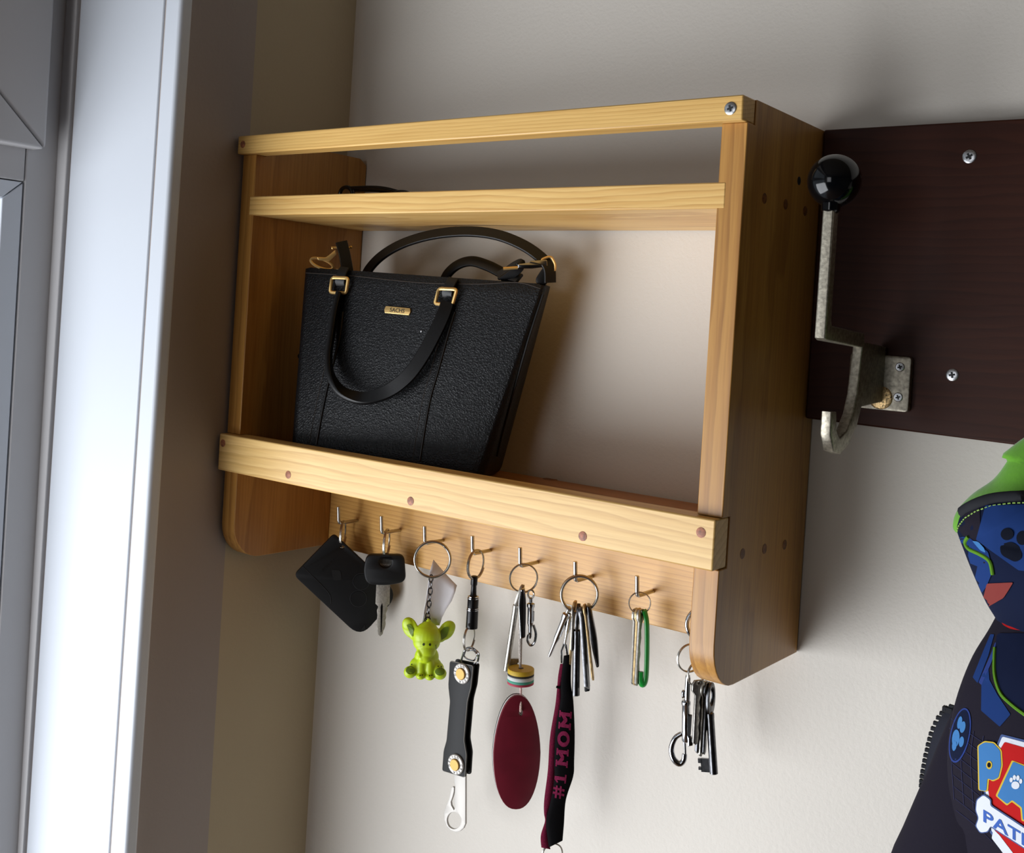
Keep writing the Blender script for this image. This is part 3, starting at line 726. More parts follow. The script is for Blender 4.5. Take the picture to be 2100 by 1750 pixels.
# 3: lime elephant with chain, big ring and paper tag
k3 = keyset('elephant_keychain', 'lime green rubber elephant on a chain with a folded white paper tag, third hook', 2, 0)
P3 = hang(887, 1147, -.046); F = Fr(P3)
pts = [F.P+F.h*.0158*math.cos(a)+F.up*.0158*math.sin(a)+F.n*(i/60*.0018) for i in range(75) for a in [2*math.pi*i/60-.55]]
MB().tube(pts, .00125, 10, up=F.n).build('split_ring', M['nickel'], k3)
F = Fr(hang(880, 1300, -.046)); mm = F.mm
ch = [(884, 1187), (883.5, 1200), (882.5, 1213), (881, 1226), (880, 1239), (878.5, 1252), (877, 1264)]
for i, (u, v) in enumerate(ch):
    c = F.pt(u, v); ang = 0 if i % 2 == 0 else 62
    f2 = Fr(c, None, ang); MB().tube([f2.P+f2.h*.0017*math.cos(a)+f2.up*.0034*math.sin(a) for a in [2*math.pi*j/16 for j in range(16)]], .00052, 6, True).build('chain_link', M['darksteel'], k3)
MB().tube([F.pt(u, v) for u, v in ellipse(877, 1271, 5.5, 5, 16)], .0006, 8, True).build('end_ring', M['darksteel'], k3)
E_ = MB()
def el(u, v, k, rx, rz, ry, rot=0, yaw=0):
    c = F.pt(u, v, k*mm) if False else F.w(F.st(u, v), k*mm)
    cr, sr = math.cos(rot), math.sin(rot); hx = F.h*math.cos(yaw)+F.n*math.sin(yaw); ny = F.n*math.cos(yaw)-F.h*math.sin(yaw)
    E_.ell(c, (hx*cr+F.up*sr)*rx*mm, ny*ry*mm, (F.up*cr-hx*sr)*rz*mm, 24, 16)
el(876, 1295, 0, 23, 19, 20); el(877, 1286, 0, 14, 12, 13); el(875, 1303, 2, 30, 24, 25); el(875, 1315, 5, 28, 22, 23); el(874.5, 1329, 11, 20, 19, 18); el(872, 1342, 15, 13.5, 14, 12)
el(866, 1344, 18, 8, 9, 8, .5); el(861, 1335, 22, 5.5, 8, 5.5, .35)
el(841, 1288, -2, 17, 22, 5, .45, .35); el(836, 1281, -1, 12, 13, 5, .4, .35); el(850, 1300, 0, 13, 15, 7, .4, .2)
el(916, 1294, -2, 17, 22, 5, -.6, -.35); el(922, 1287, -1, 13, 13, 5, -.7, -.35); el(902, 1305, 0, 14, 13, 7, -.5, -.2)
el(875, 1348, -2, 25, 24, 19); el(873, 1364, 0, 33, 20, 19); el(873, 1374, 2, 30, 11, 15); el(855, 1370, 4, 15, 15, 15, -.3); el(896, 1371, 4, 15, 15, 15, .3)
el(863.5, 1366, 13, 9.5, 21, 9); el(881.5, 1367, 13, 9.5, 21, 9); el(863, 1381.5, 17, 9.5, 7, 10); el(881.5, 1383, 17, 9.5, 7, 10)
el(841.5, 1374, 15, 13, 12.5, 11); el(902.5, 1377, 15, 13.5, 12.5, 11); el(879, 1277, 0, 5.5, 9, 5)
me = E_.mesh('tmp', 0); to = bpy.data.objects.new('tmp', me); COL.objects.link(to)
r = to.modifiers.new('r', 'REMESH'); r.mode = 'VOXEL'; r.voxel_size = .00055
sm = to.modifiers.new('s', 'SMOOTH'); sm.factor = .5; sm.iterations = 4
bpy.context.view_layer.update(); me2 = bpy.data.meshes.new_from_object(to.evaluated_get(bpy.context.evaluated_depsgraph_get())); bpy.data.objects.remove(to)
shade(me2, 180); eo = link('elephant_body', me2, M['elephant'], k3); EB = bvh(eo)
for lp in ([(834, 1281), (841, 1280), (849, 1290), (848, 1307), (841.5, 1300)], [(902.5, 1295), (910, 1287), (920, 1285), (920, 1292), (916, 1305), (905, 1313)]):
    decal(EB, [rnd([V(p) for p in lp], 3)], 'olive', eo, 'inner_ear', .0006)
for c in ((868.8, 1322), (881.6, 1322.4)): decal(EB, [ellipse(*c, 2.4, 2.8, 12)], 'eye', eo, 'eye', .0002)
for c, a, b in (((842, 1375.5), 9, 7.5), ((902.3, 1378), 9.5, 7.5)): decal(EB, [ellipse(*c, a, b, 18)], 'olive', eo, 'foot_pad', .0006)
for c in ((838, 1363), (844.5, 1363), (898.5, 1367), (905, 1367.5), (861.5, 1386), (866, 1385), (881, 1386.5), (885.5, 1385.5)): decal(EB, [ellipse(*c, 1.6, 1.2, 10)], 'eye', eo, 'toe', .0002)
decal(EB, [[V((892.5, 1322)), V((894, 1323)), V((895, 1329)), V((893.5, 1334)), V((893.8, 1328))]], 'eye', eo, 'smile', .0002)
F = Fr(hang(905, 1215, -.0405), None, 10)
tag = [[(889, 1148), (912, 1175), (937, 1201)], [(882, 1172), (905, 1195), (933, 1216)], [(878, 1200), (900, 1215), (926, 1233)], [(874, 1230), (893, 1240), (914, 1251)], [(869, 1258), (886, 1264), (906, 1267)], [(866, 1280), (884, 1283), (901, 1283)]]
gv = []; 
for i, row in enumerate(tag):
    rr = smooth_path([V((a, b, 0)) for a, b in row], 4)
    gv += [F.pt(p.x, p.y, -.004*math.sin(j/8*math.pi)*(.4+i*.25)-.004) for j, p in enumerate(rr)]
q = MB(); cN = 9; q.add(gv, [[i*cN+j, i*cN+j+1, (i+1)*cN+j+1, (i+1)*cN+j] for i in range(5) for j in range(8)])
o = q.build('paper_tag', M['paper'], k3, 180); s_ = o.modifiers.new('s', 'SOLIDIFY'); s_.thickness = .0003

# 4: leather key organiser with bottle opener
k4 = keyset('key_organiser', 'black leather key organiser with brass screws and a steel bottle opener', 3, 0)
ring_part(k4, hang(976, 1158, -.045), .0125, .0010, 58)
F = Fr(hang(960, 1400, -.047), 0); A = Fr(hang(970, 1235, -.047))
p0, p1 = A.pt(973, 1181), A.pt(967.3, 1288); ax = p1-p0; Ln = ax.length; mm = A.mm
prof = [(4.5, 0), (7, .01), (7, .17), (5.5, .19), (6.2, .36), (9, .40), (11.5, .44), (11.5, .62), (12, .64), (12.3, 1.0), (11, 1.01)]
sw = MB().lathe(p0, ax, [(a*mm, b*Ln) for a, b in prof], 24).build('swivel_barrel', M['blackmetal'], k4)
for t, rr in ((.40, 11.2), (.43, 12.4), (.62, 12.4), (.65, 13)):
    c = p0+ax*t; MB().lathe(c, ax, [(rr*mm*.9, -.0005), (rr*mm, -.0003), (rr*mm, .0003), (rr*mm*.9, .0005)], 24).build('silver_band', M['chrome'], sw)
disc('blackmark', 'pin_hole', A.pt(963, 1279)+A.n*11.5*mm, A.n, .0014, sw, .0003)
ring_part(k4, hang(962.5, 1309, -.047), .0108, .0008, 66)
MB().tube([F.pt(u, v, .001) for u, v in rnd([V((944, 1362)), V((953, 1331)), V((966, 1327)), V((983, 1340)), V((979, 1362))], 7)], .0009, 8).build('wire_loop', M['chrome'], k4)
MB().tube([F.pt(u, v, -.001) for u, v in rnd([V((951, 1346)), V((955, 1334)), V((972, 1334)), V((980, 1344)), V((972, 1356)), V((958, 1352))], 4)], .0007, 8, True).build('wire_loop', M['chrome'], k4)
fo = [(929.5, 1354), (977, 1364), (972.5, 1407), (965, 1436), (958, 1516), (963, 1545), (960, 1592), (914, 1578), (917, 1537), (923, 1516), (930, 1436), (926.5, 1405)]
q = MB(); F.plate(q, [rnd([V(p) for p in fo], [2, 2, 10, 10, 8, 8, 3, 3, 8, 8, 10, 10], 3)], .0020, .0035, .0003); lf = q.build('leather_plate', M['cardleather'], k4)
fb = [F.st(*p) for p in fo]
q = MB(); F.plate(q, [rnd([p+V((.0002, .0004)) for p in fb], .002, 3)], .0020, -.0035, .0003, px=False); q.build('leather_plate', M['cardleather'], k4)
for nm, z0 in (('cut_edge', .0035),):
    L_ = rnd([p for p in fb], .002, 3); MB().tube([F.w(p, .0045) for p in L_], .00022, 5, True).build(nm, M['leatheredge'], lf)
for (u, v) in ((948.5, 1381.5), (936.5, 1567.5)):
    c = F.pt(u, v, .0045); R = .0087
    sc = MB().lathe(c, F.n, [(R, 0), (R, .0014), (R*.93, .002), (R*.62, .002), (R*.60, .0012)], 32).build('screw_washer', M['washer'], k4)
    MB().lathe(c+F.n*.0008, F.n, [(R*.57, 0), (R*.57, .0022), (R*.52, .0027)], 28).build('brass_screw', M['brassdull'], sc)
    tx = MB()
    for wi, word in enumerate(('DESIGN', 'CRETA')):
        for i, chh in enumerate(word):
            a = math.radians(200-wi*190-i*26); vs, fs = text2d(chh, .0030, .0001)
            rd = F.h*math.cos(a)+F.up*math.sin(a); tg = F.h*math.sin(a)-F.up*math.cos(a)
            tx.add([c+F.n*(.0021+v.z)+rd*(R*.78+v.y)+tg*v.x for v in vs], fs)
    tx.build('ring_lettering', M['screwslot'], sc, 0)
op = [(932, 1585), (955, 1585), (955, 1690), (951, 1699), (944, 1705), (936, 1707), (926, 1704), (916, 1694), (910.8, 1680), (911, 1668), (916, 1652), (922, 1636), (924.5, 1622), (926, 1615), (929.5, 1613.5), (932, 1616), (931.5, 1624), (929, 1634), (925, 1645), (926, 1652), (931.5, 1662), (934, 1656), (932, 1640), (933, 1628), (934, 1612), (932, 1605)]
q = MB(); F.plate(q, [[V(p) for p in op], ellipse(931.5, 1683, 14.5, 17.5, 26)], .0022, -.0006, .0003); q.build('bottle_opener', M['washer'], k4)

# key shapes ------------------------------------------------------
def flat_key(parent, top, bot, ang, bow, blade, th, mat='keysteel', y=-.045, name='key', headmat=None, teeth=True, k=0):
    """key lying in a vertical plane turned ang degrees from facing; bow/blade widths in metres"""
    F = Fr(at(*top, y=y), None, ang); a = F.P+F.n*k; b = at(*bot, y=y)+F.n*k; ax = b-a; Ln = ax.length; ax.normalize()
    hx = (F.h-ax*F.h.dot(ax)).normalized(); nn = ax.cross(hx)
    bl = min(bow*1.05, Ln*.45); o = [(-bow*.3, 0), (bow*.3, 0), (bow*.5, bl*.25), (bow*.5, bl*.7), (blade*.5+.0008, bl), (blade*.5, bl*1.05)]
    if teeth:
        n = 6; o += [(blade*(.5 if i % 2 else .22), bl*1.05+(Ln-bl*1.05)*(i+1)/(n+2)) for i in range(n)]
    o += [(blade*.4, Ln*.97), (0, Ln), (-blade*.5, Ln*.96), (-blade*.5, bl), (-bow*.5, bl*.7), (-bow*.5, bl*.25)]
    vs, fs = ext2d([[V(p) for p in o], ellipse(0, bl*.18, bow*.13, bow*.13, 12)], th, min(.0004, th*.3))
    ko = MB().add([a+hx*v.x+ax*(v.y-.0015)+nn*v.z for v in vs], fs).build(name, M[mat], parent)
    if headmat:
        hd = [p for p in o[:4]]+[(bow*.3, bl*1.05), (-bow*.3, bl*1.05)]+[(-bow*.5, bl*.7), (-bow*.5, bl*.25)]
        vs, fs = ext2d([[V(p)*1.04 for p in hd], ellipse(0, bl*.18, bow*.14, bow*.14, 12)], th*2.6, .0005)
        MB().add([a+hx*v.x+ax*(v.y-.0015)+nn*v.z for v in vs], fs).build('key_head', M[headmat], ko)
    return ko
def barrel_key(parent, top, neck, bot, r, ang, bow=.011, mat='keysteel', y=-.045, bit=True, bw=.0022, bdir=(.45, .75, 0)):
    F = Fr(at(*top, y=y), None, ang); a = F.P; n0 = at(*neck, y=y); b = at(*bot, y=y); ax = (b-n0).normalized()
    q = MB().lathe(n0, ax, [(r*.7, -.002), (r*1.05, -.001), (r*1.05, .002), (r, .0025), (r, (b-n0).length-.0004), (r*.8, (b-n0).length)], 18)
    ko = q.build('key', M[mat], parent)
    hx = (F.h-ax*F.h.dot(ax)).normalized(); nn = ax.cross(hx); L_ = (n0-a).length
    vs, fs = ext2d([ellipse(0, L_*.5, bow*.5, L_*.54, 26), ellipse(0, L_*.42, bow*.3, L_*.30, 20)], .0028, .0005)
    MB().add([a+(n0-a).normalized()*v.y+hx*v.x+nn*v.z for v in vs], fs).build('key_bow', M[mat], ko)
    if bit:
        e = b-ax*.006; side = V(bdir).normalized(); side = (side-ax*side.dot(ax)).normalized()
        q = MB(); q.obox(e+side*.005, side*.004, ax*.0048, ax.cross(side)*.0011); q.obox(e+side*.0095-ax*.003, side*.0015, ax*.0016, ax.cross(side)*.0011); q.obox(e+side*.0095+ax*.0025, side*.0015, ax*.001, ax.cross(side)*.0011); q.build('key_bit', M[mat], ko, 0)
    return ko
def clasp(parent, top, bot, r, y=-.045, mat='chrome', ang=70, hook=True):
    """lobster clasp: swivel eye, barrel body with a window, tapering gate"""
    a = at(*top, y=y); b = at(*bot, y=y); ax = b-a; Ln = ax.length; ax.normalize()
    F = Fr(a, None, ang); hx = (F.h-ax*F.h.dot(ax)).normalized(); nn = ax.cross(hx)
    o = MB().lathe(a, ax, [(r*.55, 0), (r*.55, Ln*.12), (r*1.25, Ln*.15), (r*1.25, Ln*.22), (r, Ln*.25), (r*.95, Ln*.62), (r*.6, Ln*.72), (r*.55, Ln*.95), (r*.3, Ln)], 16).build('lobster_clasp', M[mat], parent)
    MB().obox(a+ax*Ln*.45+nn*r*.75, hx*r*.45, ax*Ln*.12, nn*r*.3).build('clasp_slot', M['darksteel'], o, 0)
    return o

# 5: keys with a burgundy oval tag and striped float
k5 = keyset('tagged_keys', 'keys with a striped foam bead and a burgundy oval tag, fifth hook', 4, 0)
ring_part(k5, hang(1074, 1186, -.046), .0117, .0009, 12)
barrel_key(k5, (1072, 1201), (1058, 1244), (1038, 1376), .0025, 74, .010, 'keysteel', -.046)
F = Fr(hang(1070, 1260, -.050), None, 75)
q = MB(); c0 = Fr(hang(1070, 1260, -.048))
c0.plate(q, [rnd([V((1067, 1207)), V((1076, 1204)), V((1079, 1230)), V((1078, 1306)), V((1066, 1309)), V((1063, 1240))], 4)], .010, 0, .0015); q.build('folding_key', M['chrome'], k5)
MB().tube([c0.pt(u, v, .002) for u, v in ellipse(1089, 1219, 6, 9, 18)], .0008, 8, True).build('swivel_eye', M['nickel'], k5)
clasp(k5, (1089, 1226), (1087, 1310), .0027, -.044)
q = MB(); q.tube([c0.pt(u, v, .003) for u, v in smooth_path([V((1094, 1282, 0)), V((1099, 1300, 0)), V((1096, 1318, 0)), V((1088, 1324, 0)), V((1082, 1314, 0)), V((1084, 1302, 0))], 4) for u, v in [(u, v)]] if False else [c0.pt(p.x, p.y, .003) for p in smooth_path([V((1094, 1282, 0)), V((1099, 1300, 0)), V((1096, 1318, 0)), V((1088, 1324, 0)), V((1082, 1314, 0)), V((1084, 1302, 0))], 4)], .0011, 8); q.build('clasp_hook', M['chrome'], k5)
A = Fr(hang(1068, 1390, -.046)); mm = A.mm
MB().tube([A.pt(1066, 1215), A.pt(1067, 1300), A.pt(1067, 1372)], [.0012, .0019, .0010], 10).build('cord', M['cord'], k5)
p0 = A.pt(1068.5, 1371); ax = (V((0, 0, -1))+A.h*.03).normalized(); Rb = 27.3*mm; hh = 0
fl = None
for i, (mt, t) in enumerate((('yellow', .0040), ('blackfoam', .0018), ('greyfoam', .0030), ('teal', .0023), ('pink', .0021))):
    o = MB().lathe(p0+ax*hh, ax, [(Rb*.97, 0), (Rb, .0004), (Rb, t-.0003), (Rb*.97, t-.0001)], 36).build('foam_disc', M[mt], k5); hh += t-.0001
disc('stitch', 'bead_hole', p0, -ax, .0022, k5, .0002)
MB().tube([A.pt(1068, 1405), A.pt(1068, 1440, .003), A.pt(1067.5, 1458, .0048), A.pt(1067, 1461, .001)], .0010, 8).build('cord', M['cordred'], k5)
F = Fr(hang(1060, 1550, -.046), None, 14)
def egg(du=0, dv=0, g=0):
    out = []
    for i in range(48):
        a = 2*math.pi*i/48; y = math.sin(a); x = math.cos(a)
        wv = 48+g; kx = 1-.16*(-y) if y < 0 else 1+.0*y
        out.append(V((1059+du+3*(-y)*.9+wv*math.copysign(abs(x)**.86, x)*(1-.12*max(0, -y)), 1541+dv+(116.5+g)*math.copysign(abs(y)**.97, y))))
    return out
hole = ellipse(1067, 1460, 4, 6, 14)
q = MB(); F.plate(q, [egg(), hole], .0030, .0018, .0006); tg = q.build('oval_tag', M['burg'], k5)
q = MB(); F.plate(q, [egg(), hole], .0012, -.0008); q.build('tag_core', M['whiteplastic'], tg)
q = MB(); F.plate(q, [egg(), hole], .0022, -.0026, .0004); q.build('tag_back', M['blackplastic'], tg)

# 6: large bunch with lettered lanyard
k6 = keyset('lanyard_keys', 'large key bunch with a black and maroon lettered lanyard, sixth hook', 5, 0)
F = Fr(hang(1188, 1218, -.046), None, 6)
pts = [F.P+F.h*.0146*math.cos(a)+F.up*.0146*math.sin(a)+F.n*(i/60*.0016) for i in range(100) for a in [2*math.pi*i/60+.5]]
MB().tube(pts, .0012, 10, up=F.n).build('split_ring', M['nickel'], k6)
clasp(k6, (1168, 1245), (1126, 1347), .0026, -.046)
clasp(k6, (1172, 1248), (1158, 1322), .0022, -.044)
MB().tube([at(u, v, y=-.044) for u, v in ((1158, 1318), (1152, 1335), (1152, 1360), (1160, 1362), (1164, 1345), (1160, 1322))], .0009, 8).build('lanyard_loop', M['chrome'], k6)
flat_key(k6, (1179, 1237), (1168, 1370), 78, .010, .0040, .0020, 'oldbrass', -.047)
barrel_key(k6, (1187, 1240), (1183, 1296), (1181, 1427), .0031, 80, .008, 'darksteel', -.046, False)
flat_key(k6, (1193, 1248), (1205, 1418), 72, .0085, .0062, .0034, 'darksteel', -.046, headmat=None, teeth=False)
q = MB(); A = Fr(hang(1200, 1370, -.045)); A.plate(q, [rnd([V((1192, 1330)), V((1203, 1326)), V((1210, 1416)), V((1199, 1418))], 3)], .006, 0, .001); q.build('key_sleeve', M['blackplastic'], k6)
flat_key(k6, (1199, 1243), (1217, 1400), 80, .009, .0038, .0018, 'oldbrass', -.047)
q = MB(); A.plate(q, [rnd([V((1203, 1241)), V((1211, 1242)), V((1225, 1310)), V((1229, 1366)), V((1223, 1368)), V((1212, 1320))], [4, 4, 20, 3, 3, 20])], .012, -.002, .0012); q.build('key_fob', M['darksteel'], k6)
flat_key(k6, (1176, 1245), (1172, 1340), 80, .009, .0038, .0018, 'keysteel', -.049)
# lanyard
A = Fr(hang(1155, 1550, -.046), None, 8); mm = A.mm
def strip(left, right, k0, k1, name, mat, n=6, th=.0012, par=k6):
    l = smooth_path([V((*p, 0)) for p in left], n); r = smooth_path([V((*p, 0)) for p in right], n); q = MB(); vs = []
    for a, b in zip(l, r):
        for j in range(5):
            t = j/4; p = a.lerp(b, t); vs.append(A.pt(p.x, p.y, k0+(k1-k0)*t+.0015*math.sin(t*math.pi)))
    N_ = len(l); q.add(vs, [[i*5+j, i*5+j+1, (i+1)*5+j+1, (i+1)*5+j] for i in range(N_-1) for j in range(4)])
    o = q.build(name, M[mat], par, 180); s_ = o.modifiers.new('s', 'SOLIDIFY'); s_.thickness = th; s_.offset = 0; return o, q
bs, bq = strip([(1157, 1345), (1151, 1400), (1150, 1436), (1140, 1492), (1137, 1560), (1137, 1602), (1128, 1650), (1120, 1686), (1126, 1738)],
               [(1171, 1343), (1170, 1400), (1175, 1436), (1178, 1500), (1177, 1560), (1175, 1592), (1160, 1640), (1156, 1690), (1153, 1724)], .002, .002, 'lanyard_strap', 'blackweb')
ms, _ = strip([(1150, 1362), (1146, 1385), (1144, 1408), (1140, 1446), (1129, 1512), (1124.5, 1580), (1117, 1640), (1117, 1668), (1119, 1685), (1110, 1714), (1111, 1738)],
              [(1160, 1362), (1157, 1385), (1150, 1408), (1151, 1446), (1141, 1512), (1138, 1580), (1132, 1640), (1123, 1668), (1122, 1685), (1124, 1714), (1128, 1742)], -.002, -.001, 'lanyard_strap', 'maroonweb')
MB().tube([A.pt(u, v, .0006) for u, v in ((1141, 1409), (1147, 1411), (1153, 1408))], .0010, 6).build('binding_thread', M['blackweb'], k6)
LB = bvh(bs); LBq = BVHTree.FromPolygons([V(p) for p in bq.v], bq.f)
# lettering reads upward along the strap
vs, fs = [], []
def quad(*p): b_ = len(vs); vs.extend(V((*c, 0)) for c in p); fs.append(list(range(b_, b_+len(p))))
def bar(x0, x1, y0, y1): quad((x0, y0), (x1, y0), (x1, y1), (x0, y1))
def glyph_m(x):                                       # slab-serif block capitals, as woven
    bar(x+.10, x+.30, -.36, .36); bar(x+.74, x+.94, -.36, .36)
    quad((x+.24, .36), (x+.10, .20), (x+.44, -.16), (x+.60, -.16), (x+.60, .02)); quad((x+.80, .36), (x+.94, .20), (x+.60, -.16), (x+.44, -.16), (x+.44, .02))
    for c in (x+.20, x+.84): bar(c-.20, c+.18, -.46, -.34); bar(c-.20, c+.18, .34, .46)
for i in range(3): bar(0, 0, 0, 0) if False else None
for k_ in (.16, .42): quad((k_, -.42), (k_+.13, -.42), (k_+.19, .42), (k_+.06, .42))
for k_ in (-.20, .10): bar(.0, .70, k_, k_+.13)
bar(1.02, 1.22, -.40, .42); bar(.88, 1.36, -.46, -.34); quad((.86, .20), (1.06, .42), (1.06, .24), (.90, .10))
glyph_m(1.75)
b_ = len(vs)
for j in range(24):
    t = 2*math.pi*j/24; c, s1 = math.cos(t), math.sin(t); vs += [V((3.32+.44*c, .46*s1, 0)), V((3.32+.20*c, .25*s1, 0))]
fs += [[b_+2*j, b_+2*((j+1) % 24), b_+2*((j+1) % 24)+1, b_+2*j+1] for j in range(24)]
glyph_m(3.86)
xs = [v.x for v in vs]; x0, x1 = min(xs), max(xs)
pxv = []
for v in vs:
    t = (v.x-x0)/(x1-x0); vy = 1637-t*(1637-1458)
    cx = 1142+(1637-vy)*.113 if vy > 1570 else 1149.5+(1570-vy)*.075
    pxv.append(V((cx+2-v.y*26, vy-v.y*4, 0)))
bm = bmesh.new()
decal(LBq, None, 'maroontext', bs, 'lanyard_lettering', .0010, 1, verts=(pxv, fs))
ring_part(k6, hang(1133, 1752, -.046), .0085, .0008, 20)

# 7: small ring with thin keys and green clip
k7 = keyset('green_clip_keys', 'small key ring with slim keys and a bright green plastic clip, seventh hook', 6, 0)
ring_part(k7, hang(1312, 1237, -.047), .0083, .0006, 8, double=True)
for i, (t, b, y, mt) in enumerate((((1303, 1252), (1297, 1408), -.045, 'keysteel'), ((1309, 1252), (1301, 1410), -.047, 'oldbrass'), ((1314, 1254), (1305, 1411), -.049, 'keysteel'))):
    flat_key(k7, t, b, 68-i*4, .0095, .0042, .0020, mt, y)
A = Fr(hang(1320, 1330, -.046), None, 25)
p = smooth_path([V((*c, 0)) for c in ((1321, 1252), (1326, 1275), (1327, 1320), (1326, 1370), (1324, 1396), (1319, 1405), (1314, 1396), (1314, 1378))], 5)
q = MB(); q.tube([A.pt(a.x, a.y) for a in p], [.0017]*(len(p)-6)+[.0015]*6, 10, flat=1.5); q.build('green_clip', M['green'], k7)

# 8: bunch with a snap hook, half hidden by the side panel
k8 = keyset('snap_hook_keys', 'chrome snap hook and key bunch half hidden behind the right side panel', 7, 0)
F = Fr(hang(1446, 1281, -.050), None, 12)
MB().tube([F.P+F.h*.0135*math.cos(a)+F.up*.0128*math.sin(a) for a in [2*math.pi*j/36 for j in range(36)]], .0016, 10, True).build('key_ring', M['chrome'], k8)
ring_part(k8, hang(1415, 1350, -.052), .0102, .0008, 30)
ring_part(k8, hang(1428, 1382, -.055), .0085, .0007, 45)
A = Fr(hang(1405, 1450, -.056), None, -5); mm = A.mm
q = MB(); q.lathe(A.pt(1411, 1385), A.pt(1409, 1440)-A.pt(1411, 1385), [(4*mm, 0), (5.5*mm, .002), (6*mm, .018), (4*mm, .0205)], 16).build('swivel_post', M['chrome'], k8)
q = MB(); q.ell(A.pt(1401, 1424), A.h*4*mm, A.n*4*mm, A.up*9*mm).build('swivel_ball', M['chrome'], k8)
p0, p1 = A.pt(1407, 1437), A.pt(1407, 1521); ax = p1-p0; Ln = ax.length
q = MB(); q.lathe(p0, ax, [(8*mm, 0), (9.5*mm, .001), (9.5*mm, .003), (8.5*mm, .0035), (8.5*mm, Ln*.6), (9*mm, Ln*.97), (7.5*mm, Ln)], 20); sb = q.build('snap_body', M['chrome'], k8)
MB().obox(A.pt(1415, 1488, .001), A.h*2.5*mm, A.up*20*mm, A.n*7*mm).build('slide_slot', M['blackmark'], sb, 0)
q = MB(); A.plate(q, [rnd([V((1412, 1508)), V((1423, 1509)), V((1422, 1526)), V((1411, 1528))], 2)], .005, .002, .0008); q.build('thumb_slide', M['chrome'], k8)
hk = smooth_path([V((*c, 0)) for c in ((1398, 1505), (1385, 1514), (1377, 1535), (1381, 1556), (1393, 1567), (1402, 1560), (1404, 1547))], 5)
MB().tube([A.pt(a.x, a.y) for a in hk], [max(3.0, 6.5-3*abs(i/len(hk)-.55))*mm for i in range(len(hk))], 12).build('snap_hook', M['chrome'], k8)
MB().tube([A.pt(1404, 1520), A.pt(1405, 1552)], 3.2*mm, 10).build('snap_bolt', M['chrome'], k8)
for t, b, y, an, mt, bw in (((1432, 1399), (1425, 1532), -.060, 35, 'keysteel', .0105), ((1438, 1402), (1430, 1550), -.056, 55, 'darksteel', .0105), ((1444, 1402), (1436, 1556), -.054, 62, 'keysteel', .0105), ((1450, 1404), (1443, 1552), -.052, 66, 'darksteel', .010)):
    flat_key(k8, t, b, an, bw, .0048, .0022, mt, y)
barrel_key(k8, (1458, 1402), (1456, 1466), (1464, 1588), .0030, 66, .012, 'darksteel', -.050, bdir=(-.8, -.2, 0))

# ------------------------------------------------------------------ child's jacket
JX = .775
jk = thing('child_jacket', "child's navy hooded jacket with lime lining and printed emblems, hanging at the right", 'jacket', (JX, -.07, -.62))
def loft(levels, n=40, e=2.4):
    """levels: (z, xl, xr, yf, yb) super-ellipse rings"""
    q = MB(); k = n
    for z, xl, xr, yf, yb in levels:
        cx, cy, a, b = (xl+xr)/2, (yf+yb)/2, (xr-xl)/2, (yb-yf)/2
        for j in range(n):
            t = 2*math.pi*j/n; c, s_ = math.cos(t), math.sin(t)
            q.v.append(V((cx+a*math.copysign(abs(c)**(2/e), c), cy+b*math.copysign(abs(s_)**(2/e), s_), z+.0))) 
    for i in range(len(levels)-1):
        for j in range(k): q.f.append([i*k+j, i*k+(j+1) % k, (i+1)*k+(j+1) % k, (i+1)*k+j])
    q.f.append(list(range(k))[::-1]); q.f.append([(len(levels)-1)*k+j for j in range(k)])
    return q
def interp(rows, n=4):
    out = []
    for i in range(len(rows)-1):
        for j in range(n):
            t = j/n; p0, p1, p2, p3 = rows[max(i-1, 0)], rows[i], rows[i+1], rows[min(i+2, len(rows)-1)]
            out.append(tuple(.5*((2*b)+(c-a)*t+(2*a-5*b+4*c-d)*t*t+(3*b-a-3*c+d)*t**3) for a, b, c, d in zip(p0, p1, p2, p3)))
    out.append(rows[-1]); return out
def lev(u, v, yf, yb, xr=None, ye=None):
    ye = yf*.64+yb*.36 if ye is None else ye
    p = at(u, v, y=ye); return (p.z, p.x, xr if xr else 2*JX-p.x, yf, yb)
body = [lev(2040, 1262, -.120, -.050, ye=-.094), lev(2022, 1295, -.128, -.040, ye=-.094), lev(1992, 1345, -.136, -.032, ye=-.094), lev(1968, 1405, -.141, -.028, ye=-.094), lev(1952, 1465, -.144, -.026, ye=-.094), lev(1943, 1535, -.145, -.025, ye=-.094), lev(1944, 1600, -.143, -.025, ye=-.094), lev(1952, 1660, -.140, -.026, ye=-.094), lev(1962, 1720, -.136, -.027, ye=-.094)]
z0 = body[-1]
body += [(-.16, z0[1]+.004, z0[2]-.004, -.132, -.03), (-.30, z0[1]-.004, z0[2]+.004, -.130, -.03), (-.45, z0[1]-.010, z0[2]+.010, -.128, -.03), (-.60, z0[1]-.012, z0[2]+.012, -.124, -.03), (-.615, z0[1]-.008, z0[2]+.008, -.118, -.036)]
jb = loft(interp(body, 4), 56, 2.6).build('jacket_body', M['fabric'], jk, 180)
# sleeves
def sleeve(sgn):
    rows = []
    for u, v, r in ((1962, 1440, .020), (1934, 1505, .030), (1912, 1560, .036), (1888, 1615, .040), (1858, 1685, .043), (1830, 1750, .045)):
        p = at(u, v, y=-.075); rows.append((p.z, p.x, p.x+2*r, -.075-r*.85, -.075+r*.85-.002))
    dx = (rows[-1][1]-rows[-2][1])/(rows[-1][0]-rows[-2][0])
    for dz in (-.05, -.12, -.22, -.3):
        rows.append((rows[5][0]+dz, rows[5][1]+dx*dz*.55, rows[5][2]+dx*dz*.8-.01, -.118, -.036))
    if sgn > 0: rows = [(z, 2*JX-b, 2*JX-a, c, d) for z, a, b, c, d in rows]
    return loft(interp(rows, 3), 32, 2.1).build('sleeve', M['fabric'], jk, 180)
sleeve(-1); sleeve(1)
